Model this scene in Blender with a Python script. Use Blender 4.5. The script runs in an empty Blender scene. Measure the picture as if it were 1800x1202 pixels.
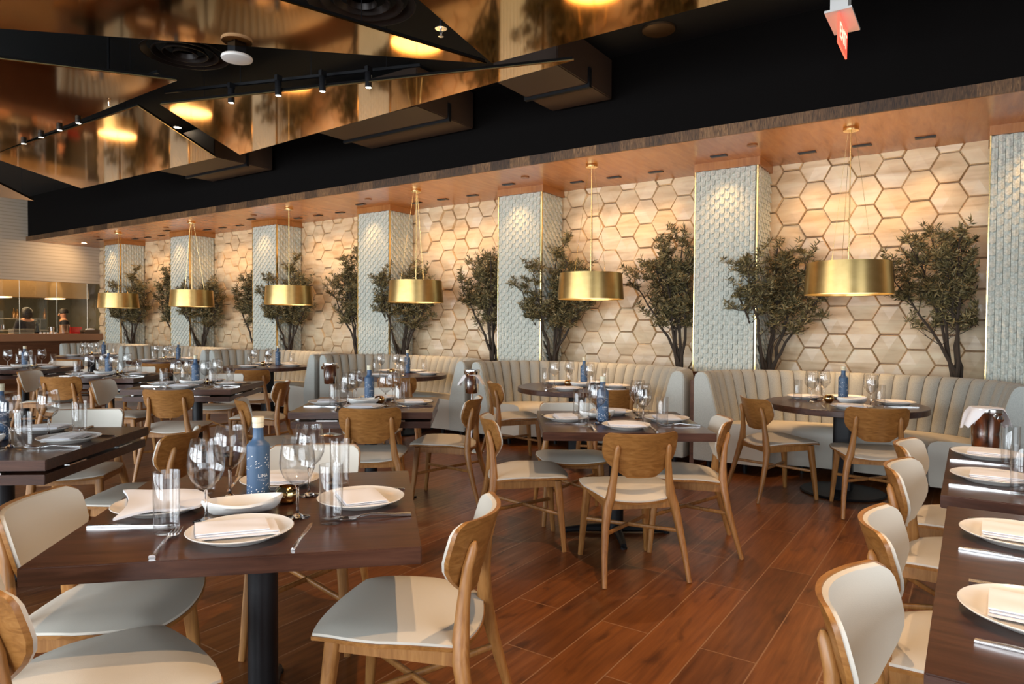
import bpy, bmesh, math, random
from mathutils import Vector, Matrix
PI = math.pi
random.seed(7)
SC = bpy.context.scene
COL = SC.collection

# ------------------------------------------------------------------ camera
cam = bpy.data.cameras.new('camera')
cam.sensor_width = 36.0
cam.lens = 1190.0 / 1800.0 * 36.0
cam.clip_start = 0.05
cam.clip_end = 100
co = bpy.data.objects.new('camera', cam)
COL.objects.link(co)
yaw, pitch, roll = 0.97488, 0.02391, 0.006848
Fw = Vector((-math.cos(yaw)*math.cos(pitch), math.sin(yaw)*math.cos(pitch), -math.sin(pitch)))
Rt = Vector((math.sin(yaw), math.cos(yaw), 0))
Up = Rt.cross(Fw)
R2 = Rt*math.cos(roll) + Up*math.sin(roll)
U2 = -Rt*math.sin(roll) + Up*math.cos(roll)
M = Matrix((R2, U2, -Fw)).transposed().to_4x4()
M.translation = Vector((0, 0, 1.38))
co.matrix_world = M
SC.camera = co

# ------------------------------------------------------------------ exposure and world
SC.view_settings.view_transform = 'Standard'
SC.view_settings.look = 'None'
SC.view_settings.gamma = 1
SC.view_settings.use_curve_mapping = False
SC.view_settings.exposure = 0.75
W = bpy.data.worlds.new('world')
SC.world = W
W.use_nodes = True
W.node_tree.nodes['Background'].inputs[0].default_value = (0.80, 0.90, 1.0, 1)
W.node_tree.nodes['Background'].inputs[1].default_value = 0.6

# daylight: one soft light standing in each window opening of the south and east walls
WARM = (1.0, 0.57, 0.235)
DAY = (0.86, 0.94, 1.0)
def area(name, loc, rot, sx, sy, power, color):
    l = bpy.data.lights.new(name, 'AREA'); l.shape = 'RECTANGLE'; l.size = sx; l.size_y = sy
    l.energy = power; l.color = color
    o = bpy.data.objects.new(name, l); COL.objects.link(o); o.location = loc; o.rotation_euler = rot
    return o
WIN = [(-14.6, 2.9), (-11.0, 2.9), (-7.4, 2.9), (-3.8, 2.9), (-0.2, 2.9)]     # centre x, width
for wx, ww in WIN:
    area('window_daylight', (wx, -4.38, 1.75), (PI/2, 0, 0), ww-0.1, 2.5, 155, DAY)
area('window_daylight', (3.55, 0.5, 1.75), (PI/2, 0, PI/2), 4.4, 2.5, 60, DAY)

def spot(name, loc, target, power, color, size, blend, rad, parent=None):
    l = bpy.data.lights.new(name, 'SPOT'); l.energy = power; l.color = color
    l.spot_size = size; l.spot_blend = blend; l.shadow_soft_size = rad
    o = bpy.data.objects.new(name, l); COL.objects.link(o)
    o.location = loc
    d = Vector(target) - Vector(loc)
    o.rotation_euler = d.to_track_quat('-Z', 'Y').to_euler()
    return o

# ------------------------------------------------------------------ materials
def sock(n, *names):
    for k in names:
        if k in n.inputs: return n.inputs[k]
def mat(name, col=(.5, .5, .5), rough=.5, metal=0, **k):
    m = bpy.data.materials.new(name); m.use_nodes = True
    b = m.node_tree.nodes['Principled BSDF']
    b.inputs['Base Color'].default_value = (*col, 1)
    b.inputs['Roughness'].default_value = rough
    b.inputs['Metallic'].default_value = metal
    if 'trans' in k: b.inputs['Transmission Weight'].default_value = k['trans']
    if 'ior' in k: b.inputs['IOR'].default_value = k['ior']
    if 'coat' in k:
        b.inputs['Coat Weight'].default_value = k['coat']; b.inputs['Coat Roughness'].default_value = k.get('coatr', .1)
    if 'emit' in k:
        b.inputs['Emission Color'].default_value = (*k['emit'], 1); b.inputs['Emission Strength'].default_value = k.get('es', 1)
    if 'sheen' in k: b.inputs['Sheen Weight'].default_value = k['sheen']
    return m
def N(m, t, **k):
    n = m.node_tree.nodes.new(t)
    for a, v in k.items(): setattr(n, a, v)
    return n
def L(m, a, b): m.node_tree.links.new(a, b)
def BS(m): return m.node_tree.nodes['Principled BSDF']
def coords(m, scale=(1, 1, 1), rot=(0, 0, 0), kind='Object'):
    tc = N(m, 'ShaderNodeTexCoord'); mp = N(m, 'ShaderNodeMapping')
    mp.inputs['Scale'].default_value = scale; mp.inputs['Rotation'].default_value = rot
    L(m, tc.outputs[kind], mp.inputs['Vector'])
    return mp.outputs['Vector']
def ramp(m, fac, stops):
    r = N(m, 'ShaderNodeValToRGB')
    el = r.color_ramp.elements
    while len(el) < len(stops): el.new(0.5)
    for e, (p, c) in zip(el, stops): e.position = p; e.color = (*c, 1)
    L(m, fac, r.inputs['Fac'])
    return r.outputs['Color']
def noise(m, vec, scale=5, detail=4, dist=0, rough=.5):
    n = N(m, 'ShaderNodeTexNoise'); n.inputs['Scale'].default_value = scale
    n.inputs['Detail'].default_value = detail; n.inputs['Distortion'].default_value = dist
    n.inputs['Roughness'].default_value = rough
    if vec is not None: L(m, vec, n.inputs['Vector'])
    return n.outputs['Fac']
def bump(m, h, strength=.2, dist=.01):
    b = N(m, 'ShaderNodeBump'); b.inputs['Strength'].default_value = strength; b.inputs['Distance'].default_value = dist
    L(m, h, b.inputs['Height']); L(m, b.outputs['Normal'], BS(m).inputs['Normal'])
def mixc(m, fac, a, b, mode='MIX'):
    n = N(m, 'ShaderNodeMix', data_type='RGBA', blend_type=mode)
    for s, v in ((0, fac), (6, a), (7, b)):
        if isinstance(v, (int, float)): n.inputs[s].default_value = v
        elif isinstance(v, tuple): n.inputs[s].default_value = (*v, 1)
        else: L(m, v, n.inputs[s])
    return n.outputs[2]
def wood(name, dark, mid, light, rough=.4, scale=(1.5, 1.5, 14), axis_rot=(0, 0, 0), dist=1.2, coat=0, bumpy=.05, ns=3.0):
    m = mat(name, mid, rough)
    v = coords(m, scale, axis_rot)
    f = noise(m, v, ns, 6, dist, .6)
    L(m, ramp(m, f, [(.28, dark), (.5, mid), (.72, light)]), BS(m).inputs['Base Color'])
    if coat: BS(m).inputs['Coat Weight'].default_value = coat; BS(m).inputs['Coat Roughness'].default_value = .15
    bump(m, f, bumpy, .004)
    return m

M_OAK = wood('honey_oak', (.26, .105, .026), (.37, .165, .045), (.46, .225, .070), .38, (14, 14, 1.6), dist=1.5, ns=2.4)
M_OAKB = wood('honey_oak_veneer', (.20, .078, .017), (.32, .138, .034), (.42, .20, .058), .35, (1.8, 8, 13), dist=2.5, ns=2.0)
M_EDGE = mat('plywood_edge', (.30, .16, .07), .5)
M_TABLE = wood('espresso_table', (.034, .013, .008), (.062, .024, .014), (.10, .041, .024), .28, (1.2, 14, 14), dist=.8, coat=.08, bumpy=.03)
M_PAD = mat('seat_vinyl', (.66, .62, .54), .55)
_v = coords(M_PAD, (260, 260, 260)); _f = noise(M_PAD, _v, 1.5, 2)
bump(M_PAD, _f, .25, .001)
M_BLACKM = mat('black_metal', (.012, .012, .014), .45, .3)
M_BLACKP = mat('black_paint', (.0045, .0036, .0033), .9)
BS(M_BLACKP).inputs['Specular IOR Level'].default_value = .12
BS(M_TABLE).inputs['Specular IOR Level'].default_value = .38
M_CEIL = mat('ceiling_black', (.002, .0018, .0018), .9)
M_DUCT = mat('duct_dark', (.055, .030, .018), .6)
M_GOLD = mat('gold_leaf', (.80, .54, .20), .30, 1)
_v = coords(M_GOLD, (3, 3, 5)); _f = noise(M_GOLD, _v, 3, 7, .3, .65)
L(M_GOLD, ramp(M_GOLD, _f, [(.35, (.76, .52, .20)), (.65, (.82, .58, .24))]), BS(M_GOLD).inputs['Base Color'])
L(M_GOLD, ramp(M_GOLD, _f, [(.3, (.29, .29, .29)), (.7, (.33, .33, .33))]), BS(M_GOLD).inputs['Roughness'])
M_BRASS = mat('brass', (.86, .63, .28), .22, 1)
M_MIRROR = mat('bronze_mirror', (.52, .265, .075), .065, 1)
M_CHROME = mat('polished_steel', (.84, .83, .82), .15, 1)
M_STEEL = mat('brushed_steel', (.55, .50, .40), .35, .85)
M_WHITE = mat('white_porcelain', (.82, .80, .76), .18, coat=.3)
M_LINEN = mat('white_linen', (.86, .86, .90), .85, sheen=.2)
_v = coords(M_LINEN, (400, 400, 400)); bump(M_LINEN, noise(M_LINEN, _v, 1, 2), .15, .001)
M_GLASS = mat('clear_glass', (1, 1, 1), .0, trans=1.0, ior=1.45)
M_THIN = bpy.data.materials.new('thin_clear_glass'); M_THIN.use_nodes = True
_nt = M_THIN.node_tree; _nt.nodes.remove(_nt.nodes['Principled BSDF'])
_tr = N(M_THIN, 'ShaderNodeBsdfTransparent'); _gl = N(M_THIN, 'ShaderNodeBsdfGlossy'); _mx = N(M_THIN, 'ShaderNodeMixShader'); _lw = N(M_THIN, 'ShaderNodeLayerWeight'); _pw = N(M_THIN, 'ShaderNodeMath', operation='POWER'); _pw.inputs[1].default_value = 4.0; _fr = N(M_THIN, 'ShaderNodeMath', operation='MULTIPLY_ADD')
_tr.inputs[0].default_value = (.975, .975, .975, 1); _gl.inputs['Roughness'].default_value = .0; _lw.inputs['Blend'].default_value = .5; L(M_THIN, _lw.outputs['Facing'], _pw.inputs[0]); L(M_THIN, _pw.outputs[0], _fr.inputs[0]); _fr.inputs[1].default_value = .80; _fr.inputs[2].default_value = .07
L(M_THIN, _fr.outputs[0], _mx.inputs[0]); L(M_THIN, _tr.outputs[0], _mx.inputs[1]); L(M_THIN, _gl.outputs[0], _mx.inputs[2])
L(M_THIN, _mx.outputs[0], _nt.nodes['Material Output'].inputs['Surface'])
M_BLUE = mat('matte_blue', (.055, .115, .22), .42)
M_PRINT = mat('white_print', (.85, .87, .88), .6)
M_CAP = mat('pale_cap', (.72, .66, .48), .35)
M_WPLAS = mat('white_plastic', (.75, .74, .72), .45)
M_BULB = mat('lamp_diffuser', (1, .9, .7), .5, emit=(1.0, .66, .30), es=6)
M_BULB2 = mat('lamp_lower_diffuser', (1, .9, .7), .5, emit=(1.0, .66, .32), es=1.6)
M_LED = mat('small_lamp_lens', (1, .9, .7), .5, emit=(1.0, .80, .55), es=25)
M_SLOT = mat('slot_lamp_lens', (.02, .015, .01), .4)
M_RED = mat('exit_red', (.9, .1, .06), .3, emit=(1.0, .10, .06), es=.9)
M_REDL = mat('exit_pale', (1, .6, .5), .3, emit=(1.0, .45, .33), es=1.2)

# banquette cloth
def cloth(name, a, b, sc=120):
    m = mat(name, a, .85, sheen=.25)
    v = coords(m, (sc, sc, sc*.6)); f = noise(m, v, 2.0, 4, 0, .8)
    L(m, ramp(m, f, [(.35, a), (.65, b)]), BS(m).inputs['Base Color'])
    bump(m, f, .25, .003)
    return m
M_CLOTH = cloth('grey_beige_weave', (.285, .285, .255), (.435, .435, .39))
M_CLOTHE = cloth('pale_sage_weave', (.43, .46, .43), (.60, .62, .58))
M_VINYL = mat('cream_vinyl', (.60, .56, .48), .42)
M_PIPING = mat('dark_piping', (.17, .155, .13), .7)

# sage scale tile
M_SCALE = mat('sage_glazed_tile', (.50, .55, .49), .22, coat=.5)
_v = coords(M_SCALE, (5, 5, 5)); _f = noise(M_SCALE, _v, 12, 4, .4)
L(M_SCALE, ramp(M_SCALE, _f, [(.3, (.50, .54, .48)), (.65, (.76, .79, .72))]), BS(M_SCALE).inputs['Base Color'])
M_GROUT = mat('tile_grout', (.25, .23, .19), .8)

# honey onyx hexagon tiles, streaked diagonally
M_HEX = mat('onyx_hex_tile', (.72, .52, .34), .42, coat=.15)
_v = coords(M_HEX, (1.6, 1, 8), (0, .55, 0)); _f = noise(M_HEX, _v, 1.4, 4, .6, .5)
L(M_HEX, ramp(M_HEX, _f, [(.30, (.60, .42, .24)), (.5, (.76, .58, .37)), (.72, (.83, .69, .47))]), BS(M_HEX).inputs['Base Color'])
M_HEXG = mat('hex_grout', (.16, .075, .035), .5)

M_SOFFIT = wood('cherry_veneer', (.27, .095, .024), (.37, .145, .040), (.45, .19, .058), .27, (10, 1.4, 1), dist=.6, coat=0, bumpy=.01, ns=1.6)
# end-grain walnut blocks of the fascia
M_FASC = mat('walnut_blocks', (.12, .06, .03), .5)
_tc = coords(M_FASC, (1, 1, 1))
_n1 = noise(M_FASC, coords(M_FASC, (28, 1, 3)), 2.2, 5, 2.0)
_sx = N(M_FASC, 'ShaderNodeSeparateXYZ'); L(M_FASC, _tc, _sx.inputs[0])
_mm = N(M_FASC, 'ShaderNodeMath', operation='MULTIPLY'); _mm.inputs[1].default_value = 3.6; L(M_FASC, _sx.outputs[0], _mm.inputs[0])
_fl = N(M_FASC, 'ShaderNodeMath', operation='FLOOR'); L(M_FASC, _mm.outputs[0], _fl.inputs[0])
_wn = N(M_FASC, 'ShaderNodeTexWhiteNoise', noise_dimensions='1D'); L(M_FASC, _fl.outputs[0], _wn.inputs['W'])
_c = ramp(M_FASC, _n1, [(.3, (.05, .022, .008)), (.55, (.27, .13, .05)), (.8, (.46, .25, .105))])
_c2 = ramp(M_FASC, _wn.outputs['Value'], [(0, (.28, .26, .24)), (1, (1, 1, 1))])
L(M_FASC, mixc(M_FASC, 1.0, _c, _c2, 'MULTIPLY'), BS(M_FASC).inputs['Base Color'])

# floor planks running toward the tiled wall
M_FLOOR = mat('wood_plank_floor', (.12, .04, .015), .3)
_v = coords(M_FLOOR, (1, 1, 1), (0, 0, PI/2))
_bk = N(M_FLOOR, 'ShaderNodeTexBrick'); _bk.offset = .37; _bk.offset_frequency = 2
_bk.inputs['Scale'].default_value = 1; _bk.inputs['Brick Width'].default_value = 1.2; _bk.inputs['Row Height'].default_value = .235
_bk.inputs['Mortar Size'].default_value = .0030; _bk.inputs['Mortar Smooth'].default_value = .1
_bk.inputs['Color1'].default_value = (.62, .60, .58, 1); _bk.inputs['Color2'].default_value = (1.0, 1.0, 1.0, 1); _bk.inputs['Mortar'].default_value = (1.5, 1.3, 1.1, 1)
L(M_FLOOR, _v, _bk.inputs['Vector'])
_f = noise(M_FLOOR, coords(M_FLOOR, (16, 1.0, 1)), 2.2, 6, .35, .6)
_c = ramp(M_FLOOR, _f, [(.25, (.13, .038, .009)), (.5, (.22, .070, .016)), (.75, (.31, .108, .027))])
_f2 = noise(M_FLOOR, coords(M_FLOOR, (4.5, 1.4, 1)), 2.6, 5, .6)
_c = mixc(M_FLOOR, 1.0, _c, ramp(M_FLOOR, _f2, [(.28, (.42, .38, .36)), (.40, (.88, .88, .88)), (.6, (1, 1, 1))]), 'MULTIPLY')
_c = mixc(M_FLOOR, 1.0, _c, _bk.outputs['Color'], 'MULTIPLY')
L(M_FLOOR, mixc(M_FLOOR, _bk.outputs['Fac'], _c, (.30, .16, .085)), BS(M_FLOOR).inputs['Base Color'])
L(M_FLOOR, ramp(M_FLOOR, _f, [(.3, (.36, .36, .36)), (.7, (.28, .28, .28))]), BS(M_FLOOR).inputs['Roughness'])
bump(M_FLOOR, _bk.outputs['Fac'], -.15, .003)

M_CREAM = mat('cream_board_wall', (.62, .46, .32), .7)
_v = coords(M_CREAM, (1, 1, 1)); _sx = N(M_CREAM, 'ShaderNodeSeparateXYZ'); L(M_CREAM, _v, _sx.inputs[0])
_wv = N(M_CREAM, 'ShaderNodeTexWave', bands_direction='Z'); _wv.inputs['Scale'].default_value = 4.2; _wv.inputs['Distortion'].default_value = .3; L(M_CREAM, _v, _wv.inputs['Vector'])
L(M_CREAM, ramp(M_CREAM, _wv.outputs['Fac'], [(.0, (.46, .35, .25)), (.10, (.58, .46, .34)), (.9, (.61, .49, .37))]), BS(M_CREAM).inputs['Base Color'])
M_BARW = wood('bar_wood', (.10, .034, .014), (.135, .05, .02), (.18, .072, .03), .45, (1, 1, 8), dist=.3)
M_BARTOP = mat('bar_top', (.36, .17, .085), .35)
M_WALL = mat('plain_wall', (.30, .25, .20), .8)
M_KITW = mat('kitchen_steel_wall', (.20, .18, .12), .4, .6)
M_DARKC = mat('dark_clothing', (.008, .008, .012), .8)
M_SKIN = mat('skin', (.52, .24, .13), .5)
M_HAIR = mat('dark_hair', (.012, .009, .008), .6)
M_REDC = mat('red_cloth', (.65, .02, .02), .6)
M_WICK = mat('wicker', (.16, .09, .045), .7)
M_BARK = mat('bark', (.055, .038, .026), .85)
M_LEAF = mat('olive_leaf', (.06, .075, .03), .5)
_g = N(M_LEAF, 'ShaderNodeNewGeometry')
L(M_LEAF, ramp(M_LEAF, _g.outputs['Random Per Island'], [(0, (.065, .055, .020)), (.5, (.18, .145, .060)), (.85, (.34, .27, .12)), (1, (.46, .35, .17))]), BS(M_LEAF).inputs['Base Color'])
M_SOIL = mat('planter_soil', (.03, .02, .012), .9)

# ------------------------------------------------------------------ mesh helpers
class MB:
    def __init__(s): s.v = []; s.f = []
    def add(s, vs, fs):
        o = len(s.v); s.v += [tuple(v) for v in vs]; s.f += [tuple(i+o for i in f) for f in fs]; return s
    def box(s, x0, x1, y0, y1, z0, z1, mtx=None):
        vs = [Vector((x, y, z)) for x in (x0, x1) for y in (y0, y1) for z in (z0, z1)]
        if mtx is not None: vs = [mtx @ v for v in vs]
        return s.add(vs, [(0, 1, 3, 2), (4, 6, 7, 5), (0, 4, 5, 1), (2, 3, 7, 6), (0, 2, 6, 4), (1, 5, 7, 3)])
    def tube(s, pts, rad, n=10, sq=1.0, asp=1.0, updir=None):
        """tube through pts; rad per point; sq<1 squares the section; asp widens it"""
        pts = [Vector(p) for p in pts]; rings = []
        ref = Vector(updir) if updir else Vector((1, 0, 0))
        for i, p in enumerate(pts):
            t = (pts[min(i+1, len(pts)-1)] - pts[max(i-1, 0)]).normalized()
            a = (ref - t*ref.dot(t))
            if a.length < 1e-3: a = Vector((0, 1, 0)) - t*t.y
            a.normalize(); b = t.cross(a)
            r = rad[i] if isinstance(rad, (list, tuple)) else rad
            ring = []
            for k in range(n):
                th = 2*PI*(k+.5)/n; c, sn = math.cos(th), math.sin(th)
                cx = math.copysign(abs(c)**sq, c); sy = math.copysign(abs(sn)**sq, sn)
                ring.append(p + a*(cx*r*asp) + b*(sy*r))
            rings.append(ring)
        vs = [v for r_ in rings for v in r_]; fs = []
        for i in range(len(pts)-1):
            for k in range(n):
                k2 = (k+1) % n
                fs.append((i*n+k, i*n+k2, (i+1)*n+k2, (i+1)*n+k))
        fs.append(tuple(range(n))[::-1]); fs.append(tuple((len(pts)-1)*n+k for k in range(n)))
        return s.add(vs, fs)
    def lathe(s, prof, n=24, c=(0, 0, 0), a0=0, a1=2*PI):
        full = abs(a1-a0-2*PI) < 1e-6
        vs = []; fs = []; idx = []
        m = n if full else n+1
        for r, z in prof:
            if r < 1e-6:
                idx.append([len(vs)]*m); vs.append((c[0], c[1], c[2]+z))
            else:
                row = []
                for k in range(m):
                    th = a0+(a1-a0)*k/n; row.append(len(vs)); vs.append((c[0]+r*math.cos(th), c[1]+r*math.sin(th), c[2]+z))
                idx.append(row)
        for i in range(len(prof)-1):
            for k in range(n):
                k2 = (k+1) % m
                f = [idx[i][k], idx[i][k2], idx[i+1][k2], idx[i+1][k]]
                g = []
                for q in f:
                    if q not in g: g.append(q)
                if len(g) > 2: fs.append(tuple(g))
        return s.add(vs, fs)
    def prism(s, poly, z0, z1):
        n = len(poly)
        vs = [(x, y, z0) for x, y in poly] + [(x, y, z1) for x, y in poly]
        fs = [tuple(range(n))[::-1], tuple(range(n, 2*n))] + [(i, (i+1) % n, (i+1) % n+n, i+n) for i in range(n)]
        return s.add(vs, fs)
    def grid(s, rows, closed=False):
        n = len(rows[0]); vs = [v for r in rows for v in r]; fs = []
        for i in range(len(rows)-1):
            for k in range(n if closed else n-1):
                k2 = (k+1) % n
                fs.append((i*n+k, i*n+k2, (i+1)*n+k2, (i+1)*n+k))
        return s.add(vs, fs)
    def solid(s, A, B):
        """closed shell between two equal grids"""
        n = len(A[0]); m = len(A)
        vs = [v for r in A for v in r] + [v for r in B for v in r]; o = n*m; fs = []
        for i in range(m-1):
            for k in range(n-1):
                q = (i*n+k, i*n+k+1, (i+1)*n+k+1, (i+1)*n+k)
                fs.append(q); fs.append(tuple(o+j for j in q[::-1]))
        rim = [k for k in range(n)] + [i*n+n-1 for i in range(1, m)] + [(m-1)*n+k for k in range(n-2, -1, -1)] + [i*n for i in range(m-2, 0, -1)]
        for a, b in zip(rim, rim[1:]+rim[:1]): fs.append((b, a, o+a, o+b))
        return s.add(vs, fs)
    def mesh(s, name, m, smooth=True, bev=0, angle=35):
        me = bpy.data.meshes.new(name)
        me.from_pydata([tuple(v) for v in s.v], [], s.f)
        bm = bmesh.new(); bm.from_mesh(me)
        bmesh.ops.recalc_face_normals(bm, faces=bm.faces)
        if bev:
            es = [e for e in bm.edges if len(e.link_faces) == 2 and e.calc_face_angle(0) > math.radians(40)]
            bmesh.ops.bevel(bm, geom=es, offset=bev, segments=2, affect='EDGES', clamp_overlap=True)
        bm.to_mesh(me); bm.free()
        me.materials.append(m)
        if smooth:
            for p in me.polygons: p.use_smooth = True
            try: me.set_sharp_from_angle(angle=math.radians(angle))
            except Exception: pass
        return me
    def build(s, name, m, parent=None, smooth=True, bev=0, angle=35, loc=None):
        o = bpy.data.objects.new(name, s.mesh(name, m, smooth, bev, angle)); COL.objects.link(o)
        if parent is not None: o.parent = parent
        if loc is not None: o.location = loc
        return o

def tag(o, label=None, cat=None, group=None, kind=None):
    if label: o['label'] = label
    if cat: o['category'] = cat
    if group: o['group'] = group
    if kind: o['kind'] = kind
    return o
def empty(name, loc=(0, 0, 0), rz=0):
    o = bpy.data.objects.new(name, None); COL.objects.link(o); o.empty_display_size = .1
    o.location = loc; o.rotation_euler = (0, 0, rz); return o
def struct(o, label=None, cat=None):
    o['kind'] = 'structure'
    if label: o['label'] = label
    if cat: o['category'] = cat
    return o
def copy_tree(o, parent=None):
    c = o.copy(); COL.objects.link(c)
    if parent is not None: c.parent = parent
    for ch in [x for x in KIDS.get(o.name, [])]:
        copy_tree(ch, c)
    return c
KIDS = {}
def snapshot(root):
    """remember the children of a prototype so copies are cheap"""
    for o in list(bpy.data.objects):
        if o.parent is not None and (o.parent == root or o.parent.parent == root):
            KIDS.setdefault(o.parent.name, [])
            if o not in KIDS[o.parent.name]: KIDS[o.parent.name].append(o)
class Proto:
    def __init__(s, root): s.root = root; s.used = False; snapshot(root)
    def place(s, x, y, z, rz, label, cat, group=None, scale=None, tilt=None):
        if not s.used: o = s.root; s.used = True
        else: o = copy_tree(s.root)
        o.location = (x, y, z)
        o.rotation_euler = (tilt[0], tilt[1], rz) if tilt else (0, 0, rz)
        if scale: o.scale = scale if isinstance(scale, tuple) else (scale,)*3
        for k in ('label', 'category', 'group'):
            if k in o: del o[k]
        tag(o, label, cat, group)
        return o
def D(d): return math.radians(d)

# ------------------------------------------------------------------ room shell
X0, X1, YS, YW, ZC = -17.6, 3.7, -4.4, 8.054, 4.2
ZS, YF = 3.203, 6.514
struct(MB().box(-22, X1, YS, YW+.2, -.1, 0).build('floor', M_FLOOR, smooth=False), 'dark brown wood plank floor', 'floor')
struct(MB().box(-22, X1, YS, YW+.2, ZC, ZC+.1).build('ceiling', M_CEIL, smooth=False), 'black painted open ceiling', 'ceiling')
# black bulkhead over the alcove
struct(MB().box(X0, X1, YF+.012, YW, ZS+.1, ZC).build('wall_bulkhead', M_BLACKP, smooth=False), 'matte black bulkhead above the wood-lined alcove', 'wall')
struct(MB().box(X0, X1, YF, YW, ZS, ZS+.1).build('ceiling_soffit', M_SOFFIT, smooth=False), 'polished cherry wood soffit over the booths', 'ceiling')
struct(MB().box(X0, X1, YF-.03, YF-.001, ZS, ZS+.102).build('trim_1', M_FASC, smooth=False), 'walnut block fascia along the soffit edge', 'trim')
# back wall with hexagon tiles as real relief
struct(MB().box(X0, X1, YW, YW+.15, 0, ZC).build('wall_back_core', M_HEXG, smooth=False))
def hex_wall():
    mb = MB(); Dv = .330; ff = .303; px = .2470; rnd = random.Random(3)
    x = X0+.1; i = 0
    while x < X1-.2:
        z = .86 + (ff/2 if i % 2 else 0)
        while z < ZS+.15:
            cx, cz = x, z
            tx, tz = rnd.uniform(-.10, .10), rnd.uniform(-.09, .09)
            R0 = Dv/2*.995; R1 = Dv/2*.935; vs_ = (ff/2*.99)/(Dv/2*math.sin(PI/3))
            base = []; top = []
            for k in range(6):
                a = PI/3*k
                bx, bz = cx+R0*math.cos(a), cz+R0*vs_*math.sin(a)
                ux, uz = R1*math.cos(a), R1*vs_*math.sin(a)
                base.append((bx, YW-.001, min(bz, ZS+.1)))
                top.append((cx+ux, YW-.030-(ux*tx+uz*tz)*1.3, min(cz+uz, ZS+.1)))
            cen = (cx, YW-.042, min(cz, ZS+.1))
            vs = base+top+[cen]
            fs = [(k, (k+1) % 6, (k+1) % 6+6, k+6) for k in range(6)] + [(k+6, (k+1) % 6+6, 12) for k in range(6)]
            mb.add(vs, fs)
            z += ff
        x += px; i += 1
    return mb
o = hex_wall().build('wall_back', M_HEX, smooth=False)
struct(o, 'wall of peach onyx hexagon tiles in relief', 'wall')
# ledge behind the booths that carries the trees
struct(MB().box(X0, X1, 7.40, YW-.002, 0, .88).build('trim_2', wood('ledge_wood', (.06, .02, .01), (.09, .034, .016), (.13, .05, .02), .4), smooth=False), 'brown wood planter ledge behind the booths', 'trim')
# side, south and kitchen walls
mb = MB(); mb.box(X0-.15, X0, YS, 1.6, 0, ZC); mb.box(X0-.15, X0, 1.6, YW, 2.33, ZC)
struct(mb.build('wall_left', M_CREAM, smooth=False), 'cream boarded wall above the open kitchen', 'wall')
struct(MB().box(X0-.12, X0, 1.6, YW, 0, 1.05).build('wall_left_bar', M_BARW, smooth=False), 'dark wood bar front below the kitchen counter', 'wall')
mb = MB()
edges = [X0]+[v for wx, ww in WIN for v in (wx-ww/2, wx+ww/2)]+[X1]
for a, b in zip(edges[0::2], edges[1::2]): mb.box(a, b, YS-.1, YS, 0, ZC)
for wx, ww in WIN: mb.box(wx-ww/2, wx+ww/2, YS-.1, YS, 0, .45); mb.box(wx-ww/2, wx+ww/2, YS-.1, YS, 3.05, ZC)
struct(mb.build('wall_front', M_WALL, smooth=False), 'wall with tall windows behind the viewer', 'wall')
for i, (wx, ww) in enumerate(WIN):
    mb = MB()
    for k in range(4):
        xx = wx-ww/2+.03+(ww-.06)*k/3; mb.box(xx-.03, xx+.03, YS+.12, YS+.19, .45, 3.05)
    for zz in (.48, 1.1, 3.02): mb.box(wx-ww/2, wx+ww/2, YS+.12, YS+.19, zz-.03, zz+.03)
    struct(mb.build('window_%d' % (i+1), M_BLACKM, smooth=False), 'tall black framed window', 'window')
mb = MB(); mb.box(X1, X1+.1, YS, -1.9, 0, ZC); mb.box(X1, X1+.1, 2.9, YW, 0, ZC); mb.box(X1, X1+.1, -1.9, 2.9, 0, .45); mb.box(X1, X1+.1, -1.9, 2.9, 3.05, ZC)
struct(mb.build('wall_right', M_WALL, smooth=False), 'side wall with a window beside the viewer', 'wall')
mb = MB()
for k in range(4):
    yy = -1.87+4.74*k/3; mb.box(X1-.26, X1-.2, yy-.03, yy+.03, .45, 3.05)
struct(mb.build('window_6', M_BLACKM, smooth=False), 'tall black framed side window', 'window')

# ------------------------------------------------------------------ tiled columns
CX0, CSP, CW = .114, 2.71, .673
COLX = [CX0-CSP*k for k in range(7)]      # left edge, from the right
ORD = ['rightmost', 'second from the right', 'third from the right', 'fourth from the right', 'third from the left', 'second from the left', 'leftmost']
YC = 7.50
def scale_face(w, h, ncol, nrow):
    """scale tiles on the plane y=0, facing -y, x 0..w, z 0..h"""
    mb = MB(); cw = w/ncol; rh = h/nrow
    for i in range(ncol):
        for j in range(-1, nrow+1):
            zb = j*rh + (rh*.5 if i % 2 else 0); zt = zb+rh*1.04
            zb2 = zb-.018
            if zt < .01 or zb > h-.01: continue
            cz = lambda z: max(0, min(h, z))
            x0, x2 = i*cw+.0015, (i+1)*cw-.0015; x1 = (x0+x2)/2
            vs = [(x0, -.003, cz(zt)), (x1, -.009, cz(zt-.012)), (x2, -.003, cz(zt)),
                  (x0, -.020, cz(zb)), (x1, -.038, cz(zb2)), (x2, -.020, cz(zb)),
                  (x0, 0, cz(zb+.003)), (x1, 0, cz(zb2+.006)), (x2, 0, cz(zb+.003)), (x0, 0, cz(zt)), (x2, 0, cz(zt))]
            mb.add(vs, [(0, 1, 4, 3), (1, 2, 5, 4), (3, 4, 7, 6), (4, 5, 8, 7), (0, 3, 6, 9), (2, 10, 8, 5)])
    return mb
CH0, CH1 = .86, 3.097
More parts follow.
